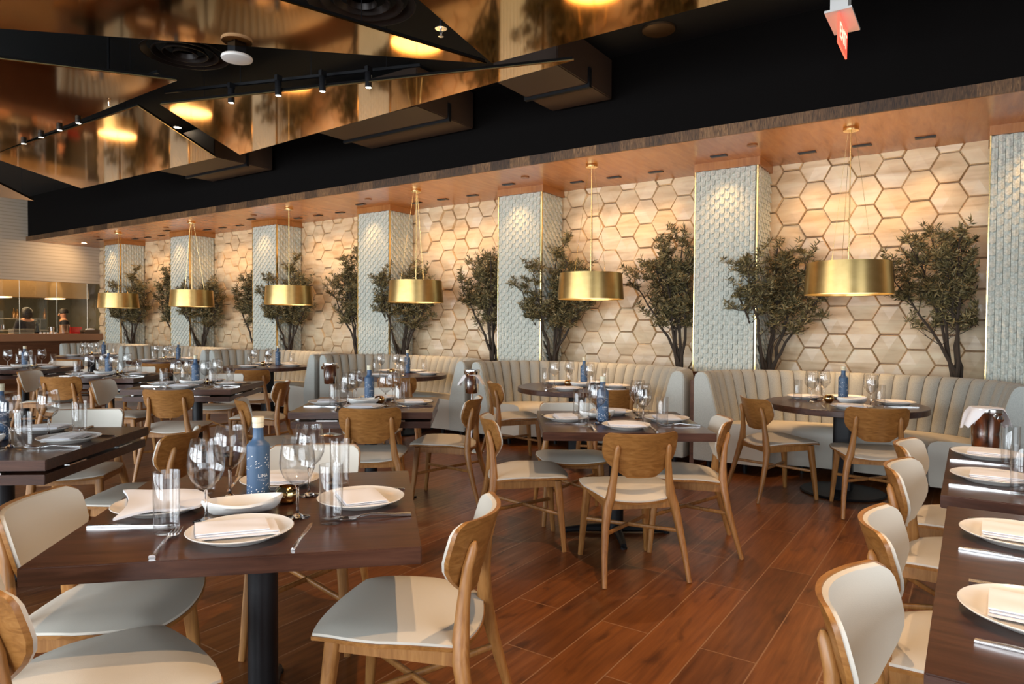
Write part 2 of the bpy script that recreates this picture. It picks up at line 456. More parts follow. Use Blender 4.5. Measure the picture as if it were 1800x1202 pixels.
def make_column():
    r = empty('tiled_column')
    MB().box(.002, CW-.002, .002, YW-YC-.01, 0, CH1-CH0).build('core', M_GROUT, r, smooth=False)
    scale_face(CW-.02, CH1-CH0, 12, 21).build('front_tiles', M_SCALE, r, smooth=False)
    f = scale_face(YW-YC-.06, CH1-CH0, 9, 21).build('side_tiles', M_SCALE, r, smooth=False)
    f.rotation_euler = (0, 0, PI/2); f.location = (CW, .01, 0)
    MB().box(CW-.004, CW+.012, -.022, .004, 0, CH1-CH0).box(-.007, .003, -.022, .004, 0, CH1-CH0).build('corner_trim', M_BRASS, r, smooth=False)
    MB().box(-.012, CW+.03, -.03, YW-YC-.01, CH1-CH0+.001, ZS-CH0-.001).build('collar', M_SOFFIT, r, smooth=False)
    return r
pc = Proto(make_column())
for k, x in enumerate(COLX):
    pc.place(x, YC, CH0+.021, 0, 'sage green scale-tiled square column, %s of seven' % ORD[k], 'column', 'scale-tiled columns along the hexagon wall')

# ------------------------------------------------------------------ soffit lights
def make_slot():
    r = empty('recessed_slot_light')
    MB().box(-.085, .085, -.035, .035, -.010, -.001).build('frame', M_BLACKM, r, smooth=False)
    MB().box(-.07, .07, -.022, .022, -.013, -.0101).build('lens', M_SLOT, r, smooth=False)
    return r
ps = Proto(make_slot())
pl = None
def make_plate():
    r = MB().lathe([(0, -.001), (.05, -.001), (.052, -.008), (.045, -.014), (0, -.014)], 20).build('sprinkler_cover', mat('cover_plate', (.25, .10, .04), .4))
    return r
pp = Proto(make_plate())
BAYN = ['right', 'middle', 'left']
for k, x in enumerate(COLX):
    ps.place(x+.34, 7.22, ZS, 0, 'dark recessed slot light in front of the %s column' % ORD[k], 'ceiling light', 'slot lights in the wood soffit')
    spot('slot_lamp', (x+.34, 7.20, ZS-.03), (x+.36, 7.48, 2.2), 12, WARM, D(80), 1, .03)
    for q, dx in enumerate((2.20, 1.66, 1.15)):
        ps.place(x+dx-CSP if False else x+dx, 7.57, ZS, 0, 'dark slot light, %s of three right of the %s column' % (BAYN[q], ORD[k]), 'ceiling light', 'slot lights in the wood soffit')
        if x+dx < 2.6: spot('slot_lamp', (x+dx, 7.57, ZS-.03), (x+dx, 7.95, 2.0), 11.5, WARM, D(100), 1, .03)
    pp.place(x+.75, 6.98, ZS, 0, 'small round cover plate in the soffit near the %s column' % ORD[k], 'sprinkler', 'round cover plates in the soffit')
o = MB().lathe([(.0, -.001), (.055, -.001), (.055, -.004), (0, -.004)], 24).build('lens', M_LED)
r = empty('round_downlight', (-16.78, 7.33, ZS)); o.parent = r; tag(r, 'round glowing downlight in the soffit left of the leftmost column', 'ceiling light')
MB().lathe([(.055, -.001), (.072, -.001), (.072, -.008), (.055, -.008)], 24).build('rim', M_BRASS, r)
# ------------------------------------------------------------------ gold pendant lamps
def make_pendant():
    r = empty('pendant_lamp')           # origin at the canopy on the soffit
    zt, zb = -1.225, -1.518
    MB().lathe([(.352, zt), (.375, zb), (.370, zb+.004), (.346, zt-.004), (.352, zt)], 56).build('lamp_shade', M_GOLD, r)
    MB().lathe([(0, zt-.03), (.344, zt-.03), (.344, zt-.036), (0, zt-.036)], 48).build('upper_diffuser', M_BULB, r)
    MB().lathe([(0, zb+.03), (.366, zb+.03), (.366, zb+.025), (0, zb+.025)], 48).build('lower_diffuser', M_BULB2, r)
    MB().lathe([(0, 0), (.065, 0), (.068, -.01), (.066, -.03), (0, -.032)], 28).build('canopy', M_BRASS, r)
    MB().tube([(0, 0, -.03), (0, 0, zt-.03)], .0045, 8).build('rod', M_BRASS, r)
    for k in range(3):
        a = 2*PI*k/3+.4
        MB().tube([(.035*math.cos(a), .035*math.sin(a), -.03), (.21*math.cos(a), .21*math.sin(a), zt-.03)], .0016, 5).build('wire', M_BRASS, r)
    return r
pn = Proto(make_pendant())
LX = [-.94, -3.58, -6.23, -8.90, -11.62, -14.25]
LORD = ['nearest, rightmost', 'second from the right', 'third from the right', 'third from the left', 'second from the left', 'farthest, leftmost']
for k, x in enumerate(LX):
    pn.place(x, 6.86, ZS, k*.7, 'gold leaf drum pendant lamp, %s of the row' % LORD[k], 'pendant lamp', 'gold drum pendants over the booths')
    spot('pendant_bulb', (x, 6.86, ZS-1.56), (x, 6.86, 0), 24, (1, .60, .28), D(108), .6, .25)

# ------------------------------------------------------------------ mirror ceiling panels
ZP = 3.56
PANELS = [
 ('large bronze mirror panel crossing the top left corner', [(-3.38, 4.58), (-7.75, .40), (-4.75, .2)], []),
 ('golden mirror panel at the top middle edge with a downward point', [(-3.34, 4.60), (-2.88, 2.3), (.35, 4.56)], []),
 ('dark bronze mirror triangle at the left edge pointing right', [(-7.8, .75), (-5.95, 3.38), (-11.5, 3.56)], [(0, 1)]),
 ('four-sided golden mirror panel with warm lamp reflections at left', [(-6.98, 3.56), (-8.25, 5.21), (-11.99, 5.20), (-10.75, 3.55)], [(3, 0), (0, 1)]),
 ('long golden mirror triangle tapering right under the track lights', [(-6.74, 3.66), (-2.74, 4.92), (-7.85, 5.29)], [(0, 1)]),
 ('small far mirror panel tip at the left edge', [(-13.95, 5.27), (-12.2, 3.95), (-14.2, 4.2)], []),
]
for lab, poly, lit in PANELS:
    r = empty('mirror_panel', (poly[0][0], poly[0][1], ZP))
    tag(r, lab, 'ceiling panel', 'suspended bronze mirror panels')
    lp = [(x-poly[0][0], y-poly[0][1]) for x, y in poly]
    cx = sum(p[0] for p in lp)/len(lp); cy = sum(p[1] for p in lp)/len(lp)
    MB().prism(lp, 0, .012).build('mirror', M_MIRROR, r, smooth=False)
    MB().prism([(cx+(x-cx)*.995, cy+(y-cy)*.995) for x, y in lp], .0125, .035).build('backing', M_BLACKP, r, smooth=False)
    for a, b in lit:
        MB().tube([(lp[a][0], lp[a][1], .006), (lp[b][0], lp[b][1], .006)], .008, 6).build('edge_strip', M_BRASS, r)
    for x, y in lp:
        hx, hy = cx+(x-cx)*.7, cy+(y-cy)*.7
        MB().tube([(hx, hy, .035), (hx, hy, ZC-ZP)], .003, 5).build('hanger', M_BLACKM, r)

# ducts
for lab, b in [('dark boxed duct under the ceiling, middle, with brown underside', (-6.65, -4.95, 5.45, 6.45, 3.72, 4.15)),
               ('dark boxed duct under the ceiling, right of the long mirror triangle', (-3.86, -3.14, 5.33, 6.45, 3.74, 4.15)),
               ('dark boxed duct under the ceiling, far left behind the mirror panels', (-10.3, -8.75, 5.5, 6.45, 3.70, 4.15))]:
    r = empty('ceiling_duct', (b[0], b[2], b[4])); tag(r, lab, 'duct', 'boxed ducts by the bulkhead')
    w, d, h = b[1]-b[0], b[3]-b[2], b[5]-b[4]
    MB().box(0, w, 0, d, 0, h).build('body', M_DUCT, r, smooth=False, bev=.01)
    MB().box(-.02, w+.02, d*.52, d*.56, -.03, h*.4).build('flange', M_BLACKM, r, smooth=False)
    MB().box(w*.48, w*.5, d*.2, d*.24, h, ZC-b[4]).build('bracket', M_BLACKM, r, smooth=False)
# round diffusers
for lab, x, y, z, R in [('round black ceiling air diffuser with rings, left', -6.40, 3.72, 4.0, .40), ('round black ceiling air diffuser cut by the top edge', -4.16, 3.92, 4.0, .44)]:
    r = empty('air_diffuser', (x, y, z)); tag(r, lab, 'air diffuser', 'round air diffusers')
    for k in range(4):
        rr = R*(1-.24*k)
        MB().lathe([(rr, 0), (rr, .012), (rr*.86, .05), (rr*.84, .045), (rr*.97, 0), (rr, 0)], 36).build('ring', mat('diffuser_metal', (.03, .02, .016), .4, .3) if k == 0 else bpy.data.materials['diffuser_metal'], r)
    MB().lathe([(R*.25, .05), (R*.8, .2), (R*.8, ZC-z), (R*.25, ZC-z)], 24).build('duct_neck', M_BLACKP, r)
# access point
r = empty('wireless_access_point', (-4.87, 3.26, 3.47)); tag(r, 'white round ceiling device on a black stem below the mirror panel', 'ceiling device')
MB().lathe([(0, 0), (.085, 0), (.115, .008), (.12, .02), (.115, .032), (0, .036)], 36).build('body', M_WPLAS, r)
MB().box(-.05, .05, -.05, .05, .0365, ZC-3.47).build('stem', M_BLACKM, r, smooth=False)
# ceiling speaker
tag(MB().lathe([(0, 0), (.14, 0), (.155, .01), (.155, .03), (0, .03)], 32).build('ceiling_speaker', mat('bronze_grille', (.09, .05, .02), .5, .4), loc=(-2.5, 6.12, ZC-.031)), 'round bronze speaker grille flush in the black ceiling', 'speaker')
# sprinklers
def make_sprinkler():
    r = empty('fire_sprinkler')
    MB().lathe([(0, 0), (.045, 0), (.045, .006), (0, .012)], 20).build('escutcheon', M_CHROME, r)
    MB().tube([(0, 0, 0), (0, 0, -.03), (0, 0, -.055)], [.008, .012, .004], 8).build('nozzle', M_CHROME, r)
    MB().lathe([(0, -.055), (.02, -.057), (0, -.060)], 12).build('deflector', M_CHROME, r)
    MB().tube([(0, 0, .012), (0, 0, .62)], .012, 8).build('drop_pipe', M_BLACKM, r)
    return r
pk = Proto(make_sprinkler())
pk.place(-3.30, 3.90, 3.58, 0, 'chrome sprinkler head between the two top mirror panels', 'sprinkler')
pk.place(-7.10, 3.34, 3.58, 0, 'chrome sprinkler head above the golden four-sided panel', 'sprinkler')
# track lights
def track(p0, p1, spots, lab, names, z=3.72):
    r = empty('light_track', (p0[0], p0[1], z)); tag(r, lab, 'track', 'black lighting tracks')
    d = Vector((p1[0]-p0[0], p1[1]-p0[1], 0))
    MB().tube([(0, 0, 0), d], .018, 4, updir=(0, 0, 1)).build('rail', M_BLACKM, r, smooth=False)
    for t in (.32, .6, .88): MB().tube([d*t, d*t+Vector((0, 0, ZC-z))], .004, 5).build('rod', M_BLACKM, r)
    return r
def make_spot():
    r = empty('track_spotlight')
    MB().box(-.02, .02, -.03, .03, .14, .19).build('adapter', M_BLACKM, r, smooth=False)
    MB().lathe([(0, .14), (.028, .14), (.031, .135), (.031, 0), (.027, 0), (.026, .008), (0, .008)], 20).build('housing', M_BLACKM, r)
    MB().lathe([(0, .003), (.024, .003), (.024, .007), (0, .007)], 16).build('lens', M_LED, r)
    return r
psp = Proto(make_spot())
track((-6.8, 3.74), (-4.15, 4.62), 4, 'black light track running above the long mirror triangle', None)
for (x, y), w_ in zip([(-5.98, 3.94), (-5.42, 4.06), (-4.98, 4.21), (-4.55, 4.37)], ('leftmost', 'second from the left', 'third from the left', 'rightmost')):
    psp.place(x, y, 3.52, 0, 'black cylinder spotlight, %s of four on the track over the long triangle' % w_, 'spotlight', 'spotlights on the middle track')
track((-10.6, 3.47), (-6.3, 3.40), 4, 'black light track running above the four-sided mirror panel', None)
for (x, y), w_ in zip([(-9.45, 3.47), (-8.95, 3.46), (-8.45, 3.45), (-7.98, 3.44)], ('leftmost', 'second from the left', 'third from the left', 'rightmost')):
    psp.place(x, y, 3.52, 0, 'black cylinder spotlight, %s of four on the left track' % w_, 'spotlight', 'spotlights on the left track')
# recessed warm downlights in the black ceiling over the dining floor
def make_down():
    r = empty('ceiling_downlight')
    MB().lathe([(.05, 0), (.062, 0), (.062, -.006), (.05, -.006)], 24).build('trim_ring', M_BLACKM, r)
    MB().lathe([(0, -.001), (.049, -.001), (.049, -.003), (0, -.003)], 20).build('lens', M_LED, r)
    return r
pdn = Proto(make_down())
for i, (x, y, p) in enumerate([(-.6, 2.2, 140), (-2.2, 5.3, 110), (.9, 3.6, 100), (-1.0, 4.2, 100), (-4.6, 5.35, 60), (-.4, .8, 110), (-2.3, 2.6, 0), (-9.5, 5.4, 60), (-12.5, 3.0, 70)]):
    pdn.place(x, y, ZC-.001, 0, 'small warm ceiling downlight, %s in the row above the dining floor' % ['first', 'second', 'third', 'fourth', 'fifth', 'sixth', 'seventh', 'eighth', 'ninth'][i], 'ceiling light', 'ceiling downlights')
    if p: spot('ceiling_downlight_lamp', (x, y, ZC-.03), (x, y, 0), p, (1, .62, .32), D(75), .35, .03)
# exit sign
r = empty('exit_sign', (-.79, 5.28, 3.33)); tag(r, 'red lit exit sign hanging edge-on from a white ceiling mount', 'exit sign')
MB().box(-.006, .006, -.18, .18, 0, .20).build('sign_panel', M_RED, r, smooth=False)
MB().box(-.085, .085, -.21, .21, .201, .216).build('mount_plate', M_WPLAS, r, smooth=False)
MB().box(-.05, .06, -.20, -.06, .217, .87).build('mount_stem', M_WPLAS, r, smooth=False)
def text_mesh(s, size, depth):
    c = bpy.data.curves.new('t', 'FONT'); c.body = s; c.size = size; c.extrude = depth; c.align_x = 'CENTER'
    o = bpy.data.objects.new('t', c); COL.objects.link(o)
    dg = bpy.context.evaluated_depsgraph_get(); dg.update()
    me = bpy.data.meshes.new_from_object(o.evaluated_get(dg)); bpy.data.objects.remove(o); return me
me = text_mesh('EXIT', .15, .001); me.materials.append(M_REDL)
t = bpy.data.objects.new('lettering', me); COL.objects.link(t); t.parent = r
t.rotation_euler = (PI/2, 0, PI/2); t.location = (.0075, 0, .05)
r = empty('emergency_light', (-.62, 5.36, 3.86)); tag(r, 'white two-lamp emergency fixture behind the exit sign mount', 'emergency light')
MB().box(-.06, .06, -.05, .05, 0, .34).build('housing', M_WPLAS, r, bev=.01)
MB().lathe([(0, 0), (.03, 0), (.055, -.05), (.05, -.05), (0, -.01)], 16).build('lamp_head', M_WPLAS, r, loc=(.1, .03, .05))

# ------------------------------------------------------------------ banquette booths
def make_booth():
    r = empty('banquette_booth')
    A, B, n = 1.315, .93, 2.7            # half width, depth of the curve, squareness
    Yf = 0.0                              # local y of the arm ends
    def pt(th, off, z):
        a, b = A-off, B-off
        c, s = math.cos(th), math.sin(th)
        return Vector((a*math.copysign(abs(c)**(2/n), c), Yf+b*abs(s)**(2/n), z))
    # even arc-length parametrisation
    def even(off, cnt):
        T = [pt(PI*i/800, off, 0) for i in range(801)]; Ls = [0]
        for a, b in zip(T, T[1:]): Ls.append(Ls[-1]+(b-a).length)
        out = []; j = 0
        for k in range(cnt+1):
            d = Ls[-1]*k/cnt
            while j < 799 and Ls[j+1] < d: j += 1
            out.append(PI*(j+(d-Ls[j])/max(1e-9, Ls[j+1]-Ls[j]))/800)
        return out
    NCH, SUB = 27, 8
    ths = even(.08, NCH*SUB)
    prof = [(.245, .40, 1), (.235, .47, 1), (.215, .58, 1), (.185, .70, 1), (.155, .82, 1), (.135, .885, 1), (.115, .925, .9), (.085, .945, .6), (.05, .945, .35), (.022, .925, .1), (.010, .88, 0), (.010, .10, 0)]
    rows = []
    for off, z, bf in prof:
        row = []
        for i, th in enumerate(ths):
            fr = (i % SUB)/SUB
            bul = (abs(math.sin(PI*fr)))**.55
            o_ = off + (.036*bul-.014)*bf
            row.append(pt(th, o_, z + (.012*bul*bf if z > .9 else 0)))
        rows.append(row)
    bkr = MB().grid(rows).build('backrest', M_CLOTH, r, angle=50)
    # seam piping in the channel valleys
    mb = MB()
    for k in range(1, NCH):
        th = ths[k*SUB]
        mb.tube([pt(th, off-.010*bf+.002, z) for off, z, bf in prof[:8]], .0035, 5)
    mb.build('seam_piping', M_PIPING, bkr)
    # arm end panels
    for sgn in (0, 1):
        th = 0 if sgn == 0 else PI
        pts = [pt(th, off+(.015 if bf > .5 else 0), z) for off, z, bf in prof]
        lo = [(p.x, p.z) for p in pts]
        lo = [(pt(th, .245, 0).x, .10)] + lo
        vs = [(x, -.028, z) for x, z in lo] + [(x, .03, z) for x, z in lo]; m_ = len(lo)
        fs = [tuple(range(m_)), tuple(range(2*m_-1, m_-1, -1))] + [(i, (i+1) % m_, (i+1) % m_+m_, i+m_) for i in range(m_)]
        MB().add(vs, fs).build('end_panel', M_CLOTHE, r, bev=.008)
    # seat
    sp = [(.20, .440), (.30, .468), (.50, .478), (.62, .474), (.665, .455), (.685, .42), (.685, .36), (.675, .14), (.665, .10), (.24, .10)]
    sth = even(.45, 60); rows = []
    for off, z in sp: rows.append([pt(th, off, z) for th in sth])
    mb = MB().grid(rows)
    for e in (0, -1):
        mb.add([rows[k][e] for k in range(len(sp))], [tuple(range(len(sp)))])
    mb.build('seat', M_VINYL, r, angle=50)
    for x, y in ((-1.18, .08), (1.18, .08), (-.85, .12), (.85, .12), (-.4, .42), (.4, .42)):
        MB().tube([(x, y, .10), (x, y, 0)], [.028, .018], 8).build('foot', M_BLACKM, r)
    return r
pb = Proto(make_booth())
BX = [x+CW/2+CSP/2 for x in COLX]          # centres, from the right
BORD = ['at the right edge, partly cut off', '', '', '', '', '', '']
bl = ['curved channel-tufted banquette booth at the far right behind the lone bucket and round table',
      'curved channel-tufted banquette booth at the right around the nearest round table',
      'curved channel-tufted banquette booth in the middle, second from the right in view',
      'curved channel-tufted banquette booth left of centre, third from the right in view',
      'curved channel-tufted banquette booth, fourth from the right in view',
      'curved channel-tufted banquette booth, fifth from the right in view',
      'curved channel-tufted banquette booth at the far left end beside the kitchen bar']
for k in range(1, 7):
    pb.place(BX[k]-.0, 6.42, 0, 0, bl[k], 'banquette', 'curved booths along the tiled wall')
pb.place(BX[0], 6.42, 0, 0, 'curved channel-tufted banquette booth cut off by the right edge of the photo', 'banquette', 'curved booths along the tiled wall')
for k in range(6):
    struct(MB().box(COLX[k]+CW/2-.022, COLX[k]+CW/2+.022, 6.50, 7.38, 0, .86).build('trim_%d' % (3+k), M_BARW, smooth=False), 'brown wood divider strip between two booths', 'trim')

# ------------------------------------------------------------------ olive trees
def make_tree(seed, H, side, nleaf):
    """side +1: stands right of a column and may reach in front of it; -1: stands left of the next column"""
    rnd = random.Random(seed)
    def ok(p):
        if p.y > .30 or p.y < -.42: return False
        if side > 0: return not (p.x < -.05 and p.y > -.20)
        return p.x < .17
    r = empty('olive_tree')
    mb = MB(); tips = []
    heads = [(.02, 1.0), (-.27, .68), (.34, .84), (.55, .66), (-.10, .84), (.20, .93), (.10, .72)] if side > 0 else [(.0, 1.0), (-.34, .82), (-.56, .66), (.06, .90), (-.20, .93), (-.12, .72)]
    for s_, (hx, hf) in enumerate(heads):
        dy = rnd.uniform(-.14, .10) if not (side > 0 and hx < -.05) else -.34
        p0 = Vector((rnd.uniform(-.035, .035), rnd.uniform(-.03, .03), 0)); hh = H*hf*.93; pts = []
        for i in range(9):
            t = i/8
            q = p0+Vector((hx*(t**1.25), dy*(t**.8), hh*t))
            if i: q += Vector((rnd.uniform(-.022, .022), rnd.uniform(-.015, .015), 0))
            pts.append(q)
        mb.tube(pts, [.019*(1-.82*i/8)+.002 for i in range(9)], 6)
        for b in range(17):
            t = rnd.uniform(.34, 1.0); i = int(t*8); q = pts[i].lerp(pts[min(8, i+1)], t*8-i)
            an = rnd.uniform(0, 2*PI); ln = rnd.uniform(.08, .30)*(1.25-.65*t)
            e = q+Vector((math.cos(an)*ln, math.sin(an)*ln*.6, rnd.uniform(.04, .26)))
            if not ok(e): continue
            mid = q.lerp(e, .5)+Vector((0, 0, rnd.uniform(-.03, .02)))
            mb.tube([q, mid, e], [.005, .0035, .0018], 5); tips.append((q, mid, e))
            for c in range(3):
                f0 = mid.lerp(e, rnd.random()); an2 = an+rnd.uniform(-1.4, 1.4); l2 = rnd.uniform(.05, .14)
                g = f0+Vector((math.cos(an2)*l2, math.sin(an2)*l2*.7, rnd.uniform(-.02, .13)))
                if not ok(g): continue
                mb.tube([f0, g], [.0026, .001], 4); tips.append((f0, f0.lerp(g, .5), g))
    mb.build('stems', M_BARK, r)
    lv = MB(); k = 0
    while k < nleaf:
        q, m_, e = rnd.choice(tips); t = rnd.random()**.7
        p = q.lerp(m_, t*2) if t < .5 else m_.lerp(e, t*2-1)
        k += 1
        if p.z < H*.30: continue
        d = Vector((rnd.uniform(-1, 1), rnd.uniform(-1, 1), rnd.uniform(-.3, 1.1))).normalized()
        ln = rnd.uniform(.045, .085); w_ = rnd.uniform(.0055, .0095)
        sd = d.cross(Vector((rnd.uniform(-1, 1), rnd.uniform(-1, 1), rnd.uniform(-1, 1)))).normalized()
        nrm = d.cross(sd)
        a_, b_, c_, d_ = p, p+d*ln*.45+sd*w_, p+d*ln+nrm*ln*.06, p+d*ln*.45-sd*w_
        if not (ok(c_) and ok(a_)): continue
        lv.add([a_, b_, c_, d_, p+d*ln*.45-nrm*.003], [(0, 1, 4), (1, 2, 4), (0, 4, 3), (4, 2, 3)])
    lv.build('foliage', M_LEAF, r, smooth=False)
    return r
ptL = [Proto(make_tree(11, 1.60, 1, 8200)), Proto(make_tree(23, 1.50, 1, 7600))]
ptR = [Proto(make_tree(37, 1.62, -1, 7800)), Proto(make_tree(51, 1.52, -1, 7000))]
for k in range(1, 7):
    x = COLX[k]
    ptL[k % 2].place(x+CW+.09, 7.68, .881, 0, 'bushy olive tree growing from the ledge just right of the %s column' % ORD[k], 'tree', 'olive trees behind the booths', scale=(1, 1, 1.0-.02*(k % 3)))
    ptR[k % 2].place(x+CSP-.22, 7.70, .881, 0, 'airy olive tree growing from the ledge just left of the %s column' % ORD[k-1], 'tree', 'olive trees behind the booths', scale=(1, 1, 1.08-.03*(k % 3)))

# ------------------------------------------------------------------ chairs
def make_chair():
    r = empty('dining_chair')
    def outline(u, v, grow=0):
        x = u*math.sqrt(1-.5*v*v*.52); y = v*math.sqrt(1-.5*u*u*.52)
        wx = (.252+grow)*(1-.14*max(0, -y)**1.3)
        return x*wx*1.02, y*(.252+grow)
    def zs(x, y): return .458 + .10*x*x - 1.1*max(0, y-.13)**2 - .34*max(0, -y-.02)**1.6 + .55*(x*x)*max(0, -y)
    n = 14
    def sheet(dz, grow, dome=0):
        rows = []
        for i in range(n+1):
            row = []
            for j in range(n+1):
                u, v = -1+2*j/n, -1+2*i/n
                x, y = outline(u, v, grow)
                e = max(abs(u), abs(v)); row.append(Vector((x, y, zs(x, y)+dz+dome*(1-e**5))))
            rows.append(row)
        return rows
    MB().solid(sheet(.006, -.002, .016), sheet(-.002, -.002)).build('seat', M_PAD, r, angle=60)
    MB().solid(sheet(-.0025, .002), sheet(-.0145, .001)).build('seat_shell', M_OAKB, r, angle=50)
    # backrest
    def bshape(vv):      # half width against height fraction
        if vv < .62: return .214*(1-(1-vv/.62)**2.6*.62)
        if vv > .86: return .214-.030*((vv-.86)/.14)**2.2
        return .214
    def by(x, z): return -.222-(z-.56)*.30 + x*x/.60
    def bsheet(dy, shrink):
        rows = []; m_ = 12
        for i in range(m_+1):
            vv = .5-.5*math.cos(PI*i/m_); z = .572+shrink+(.238-2*shrink)*vv
            w_ = bshape(vv)-shrink
            rows.append([Vector((w_*math.sin(PI/2*(-1+2*j/16))/1.0, 0, z)) for j in range(17)])
            for p in rows[-1]:
                p.y = by(p.x, z)+dy
                if vv < .3: p.z -= .018*(1-(p.x/.214)**2)*(1-vv/.3)
                if vv > .8: p.z -= .006*(1-(p.x/.214)**2)
        return rows
    bk = MB().solid(bsheet(0, 0), bsheet(-.013, 0)).build('backrest', M_OAKB, r, angle=50)
    A_ = bsheet(.013, .006)
    MB().solid(A_, bsheet(.0005, .003)).build('back_cushion', M_PAD, bk, angle=60)
    for s in (-1, 1):
        xs = [.240, .228, .210, .193, .174, .160, .150, .147, .146]
        zz = [0, .15, .30, .40, .455, .55, .66, .725, .742]
        ys = [-.335, -.292, -.252, -.232, -.228, -.235, -.246, -.263, -.267]
        rr = [.013, .0165, .021, .025, .0255, .020, .0165, .0145, .005]
        MB().tube([(s*x, y+(.0 if z < .5 else (.004)), z) for x, y, z in zip(xs, ys, zz)], rr, 12, .8, 1.0).build('leg', M_OAK, r, angle=60)
        MB().tube([(s*.180, .165, .432), (s*.190, .178, .30), (s*.212, .205, 0)], [.024, .0215, .014], 12, .55).build('leg', M_OAK, r, angle=60)
    mb = MB()
    for s in (-1, 1):
        q = [(s*.180, .165), (s*.190, -.222)]
        mb.add([(q[0][0]-.009, q[0][1], .395), (q[0][0]+.009, q[0][1], .395), (q[1][0]+.009, q[1][1], .385), (q[1][0]-.009, q[1][1], .385),
                (q[0][0]-.009, q[0][1], .436), (q[0][0]+.009, q[0][1], .436), (q[1][0]+.009, q[1][1], .440), (q[1][0]-.009, q[1][1], .440)],
               [(0, 1, 2, 3), (4, 7, 6, 5), (0, 4, 5, 1), (1, 5, 6, 2), (2, 6, 7, 3), (3, 7, 4, 0)])
    mb.box(-.17, .17, .157, .173, .393, .432).box(-.18, .18, -.232, -.216, .385, .432)
    mb.build('apron', M_OAK, r, smooth=False, bev=.002)
    for s in (-1, 1):
        MB().tube([(s*.212, -.258, .262), (-s*.196, .186, .225)], .011, 8, .5, .75).build('stretcher', M_OAK, r, angle=60)
    return r
pch = Proto(make_chair())
CHAIRS = [
 (-1.64, 3.61, 135, 'dining chair seen from behind at the near side of the middle square table', 'chairs at the middle square table'),
 (-2.33, 3.62, 40, 'dining chair at the left side of the middle square table, turned right', 'chairs at the middle square table'),
 (-1.51, 4.16, 205, 'dining chair at the right side of the middle square table, its back leaning right', 'chairs at the middle square table'),
 (-2.36, 4.25, 306, 'dining chair facing the viewer behind the middle square table', 'chairs at the middle square table'),
 (-3.84, 5.76, 48, 'dining chair turned right at the left of the second round booth table', 'chairs at the round booth tables'),
 (-2.86, 5.80, 140, 'dining chair mostly hidden behind glasses at the right front of the second round booth table', 'chairs at the round booth tables'),
 (-1.30, 5.86, 46, 'dining chair turned right at the left of the nearest round booth table', 'chairs at the round booth tables'),
 (-.63, 5.76, 110, 'dining chair seen from behind in front of the nearest round booth table', 'chairs at the round booth tables'),
 (-.01, 3.93, -5, 'farthest dining chair of four along the right edge tables, its pad lit amber', 'chairs along the right edge tables'),
 (.01, 3.28, -6, 'second farthest dining chair along the right edge tables', 'chairs along the right edge tables'),
 (.03, 2.34, 2, 'second nearest dining chair along the right edge tables', 'chairs along the right edge tables'),
 (.03, 1.66, -7, 'nearest large dining chair at the bottom right corner', 'chairs along the right edge tables'),
 (-1.505, 1.61, 205, 'dining chair at the right side of the nearest table with two-tone lit seat', 'chairs at the nearest table'),
 (-2.42, 1.95, 310, 'dining chair with pale back facing the viewer behind the nearest table', 'chairs at the nearest table'),
 (-2.33, 1.10, 40, 'dining chair at the left edge whose big pale back shows left of the nearest table', 'chairs at the nearest table'),
 (-1.845, .845, 79, 'dining chair cut by the bottom left corner, large grey seat in front', 'chairs at the nearest table'),
 (-3.69, 1.87, 216, 'dining chair with oak back behind the tall tumbler, beside the left edge table', 'chairs at the left edge table'),
 (-4.66, 1.98, 318, 'dining chair with white back facing the viewer behind the left edge table', 'chairs at the left edge table'),
 (-3.60, 3.50, 132, 'dining chair seen from behind at the near side of the two-layer table left of centre', 'chairs at the table left of centre'),
 (-3.48, 4.17, 206, 'dining chair at the right side of the two-layer table left of centre', 'chairs at the table left of centre'),
 (-4.47, 3.33, 56, 'dining chair turned right behind the nearest blue bottle', 'chairs at the table left of centre'),
 (-4.36, 4.25, 308, 'dining chair facing the viewer behind the two-layer table left of centre', 'chairs at the table left of centre'),
 (-5.93, 3.37, 128, 'dining chair with pale streaked oak back at the near side of the third left-row table', 'chairs at the third left row table'),
 (-7.05, 3.45, 37, 'dining chair showing its tan shaded pad, left of the third left-row table', 'chairs at the third left row table'),
 (-5.93, 4.20, 218, 'dining chair leaning right beyond the third left-row table', 'chairs at the third left row table'),
 (-6.98, 4.43, 308, 'dining chair facing the viewer behind the third left-row table', 'chairs at the third left row table'),
 (-8.15, 3.44, 126, 'dining chair with oak back at the near side of the fourth left-row table', 'chairs at the fourth left row table'),
 (-9.06, 3.56, 37, 'dining chair showing its tan pad, left of the fourth left-row table', 'chairs at the fourth left row table'),
 (-8.98, 4.48, 308, 'dining chair with white back behind the fourth left-row table', 'chairs at the fourth left row table'),
 (-5.34, 5.62, 125, 'dining chair seen from behind at the third round booth table', 'chairs at the round booth tables'),
 (-7.58, 5.36, 128, 'dining chair seen from behind at the fourth round booth table', 'chairs at the round booth tables'),
 (-9.83, 5.36, 128, 'dining chair seen from behind at the fifth round booth table', 'chairs at the round booth tables'),
 (-11.95, 5.12, 120, 'dining chair seen from behind at the farthest round booth table', 'chairs at the round booth tables'),
 (-11.2, 4.48, 308, 'dining chair with white back behind the farthest square table', 'chairs at the farthest square table'),
 (-10.5, 3.42, 126, 'dining chair mostly hidden at the near side of the farthest square table', 'chairs at the farthest square table'),
]
for x, y, f, lab, grp in CHAIRS:
    pch.place(x, y, 0, D(f-90), lab, 'chair', grp)

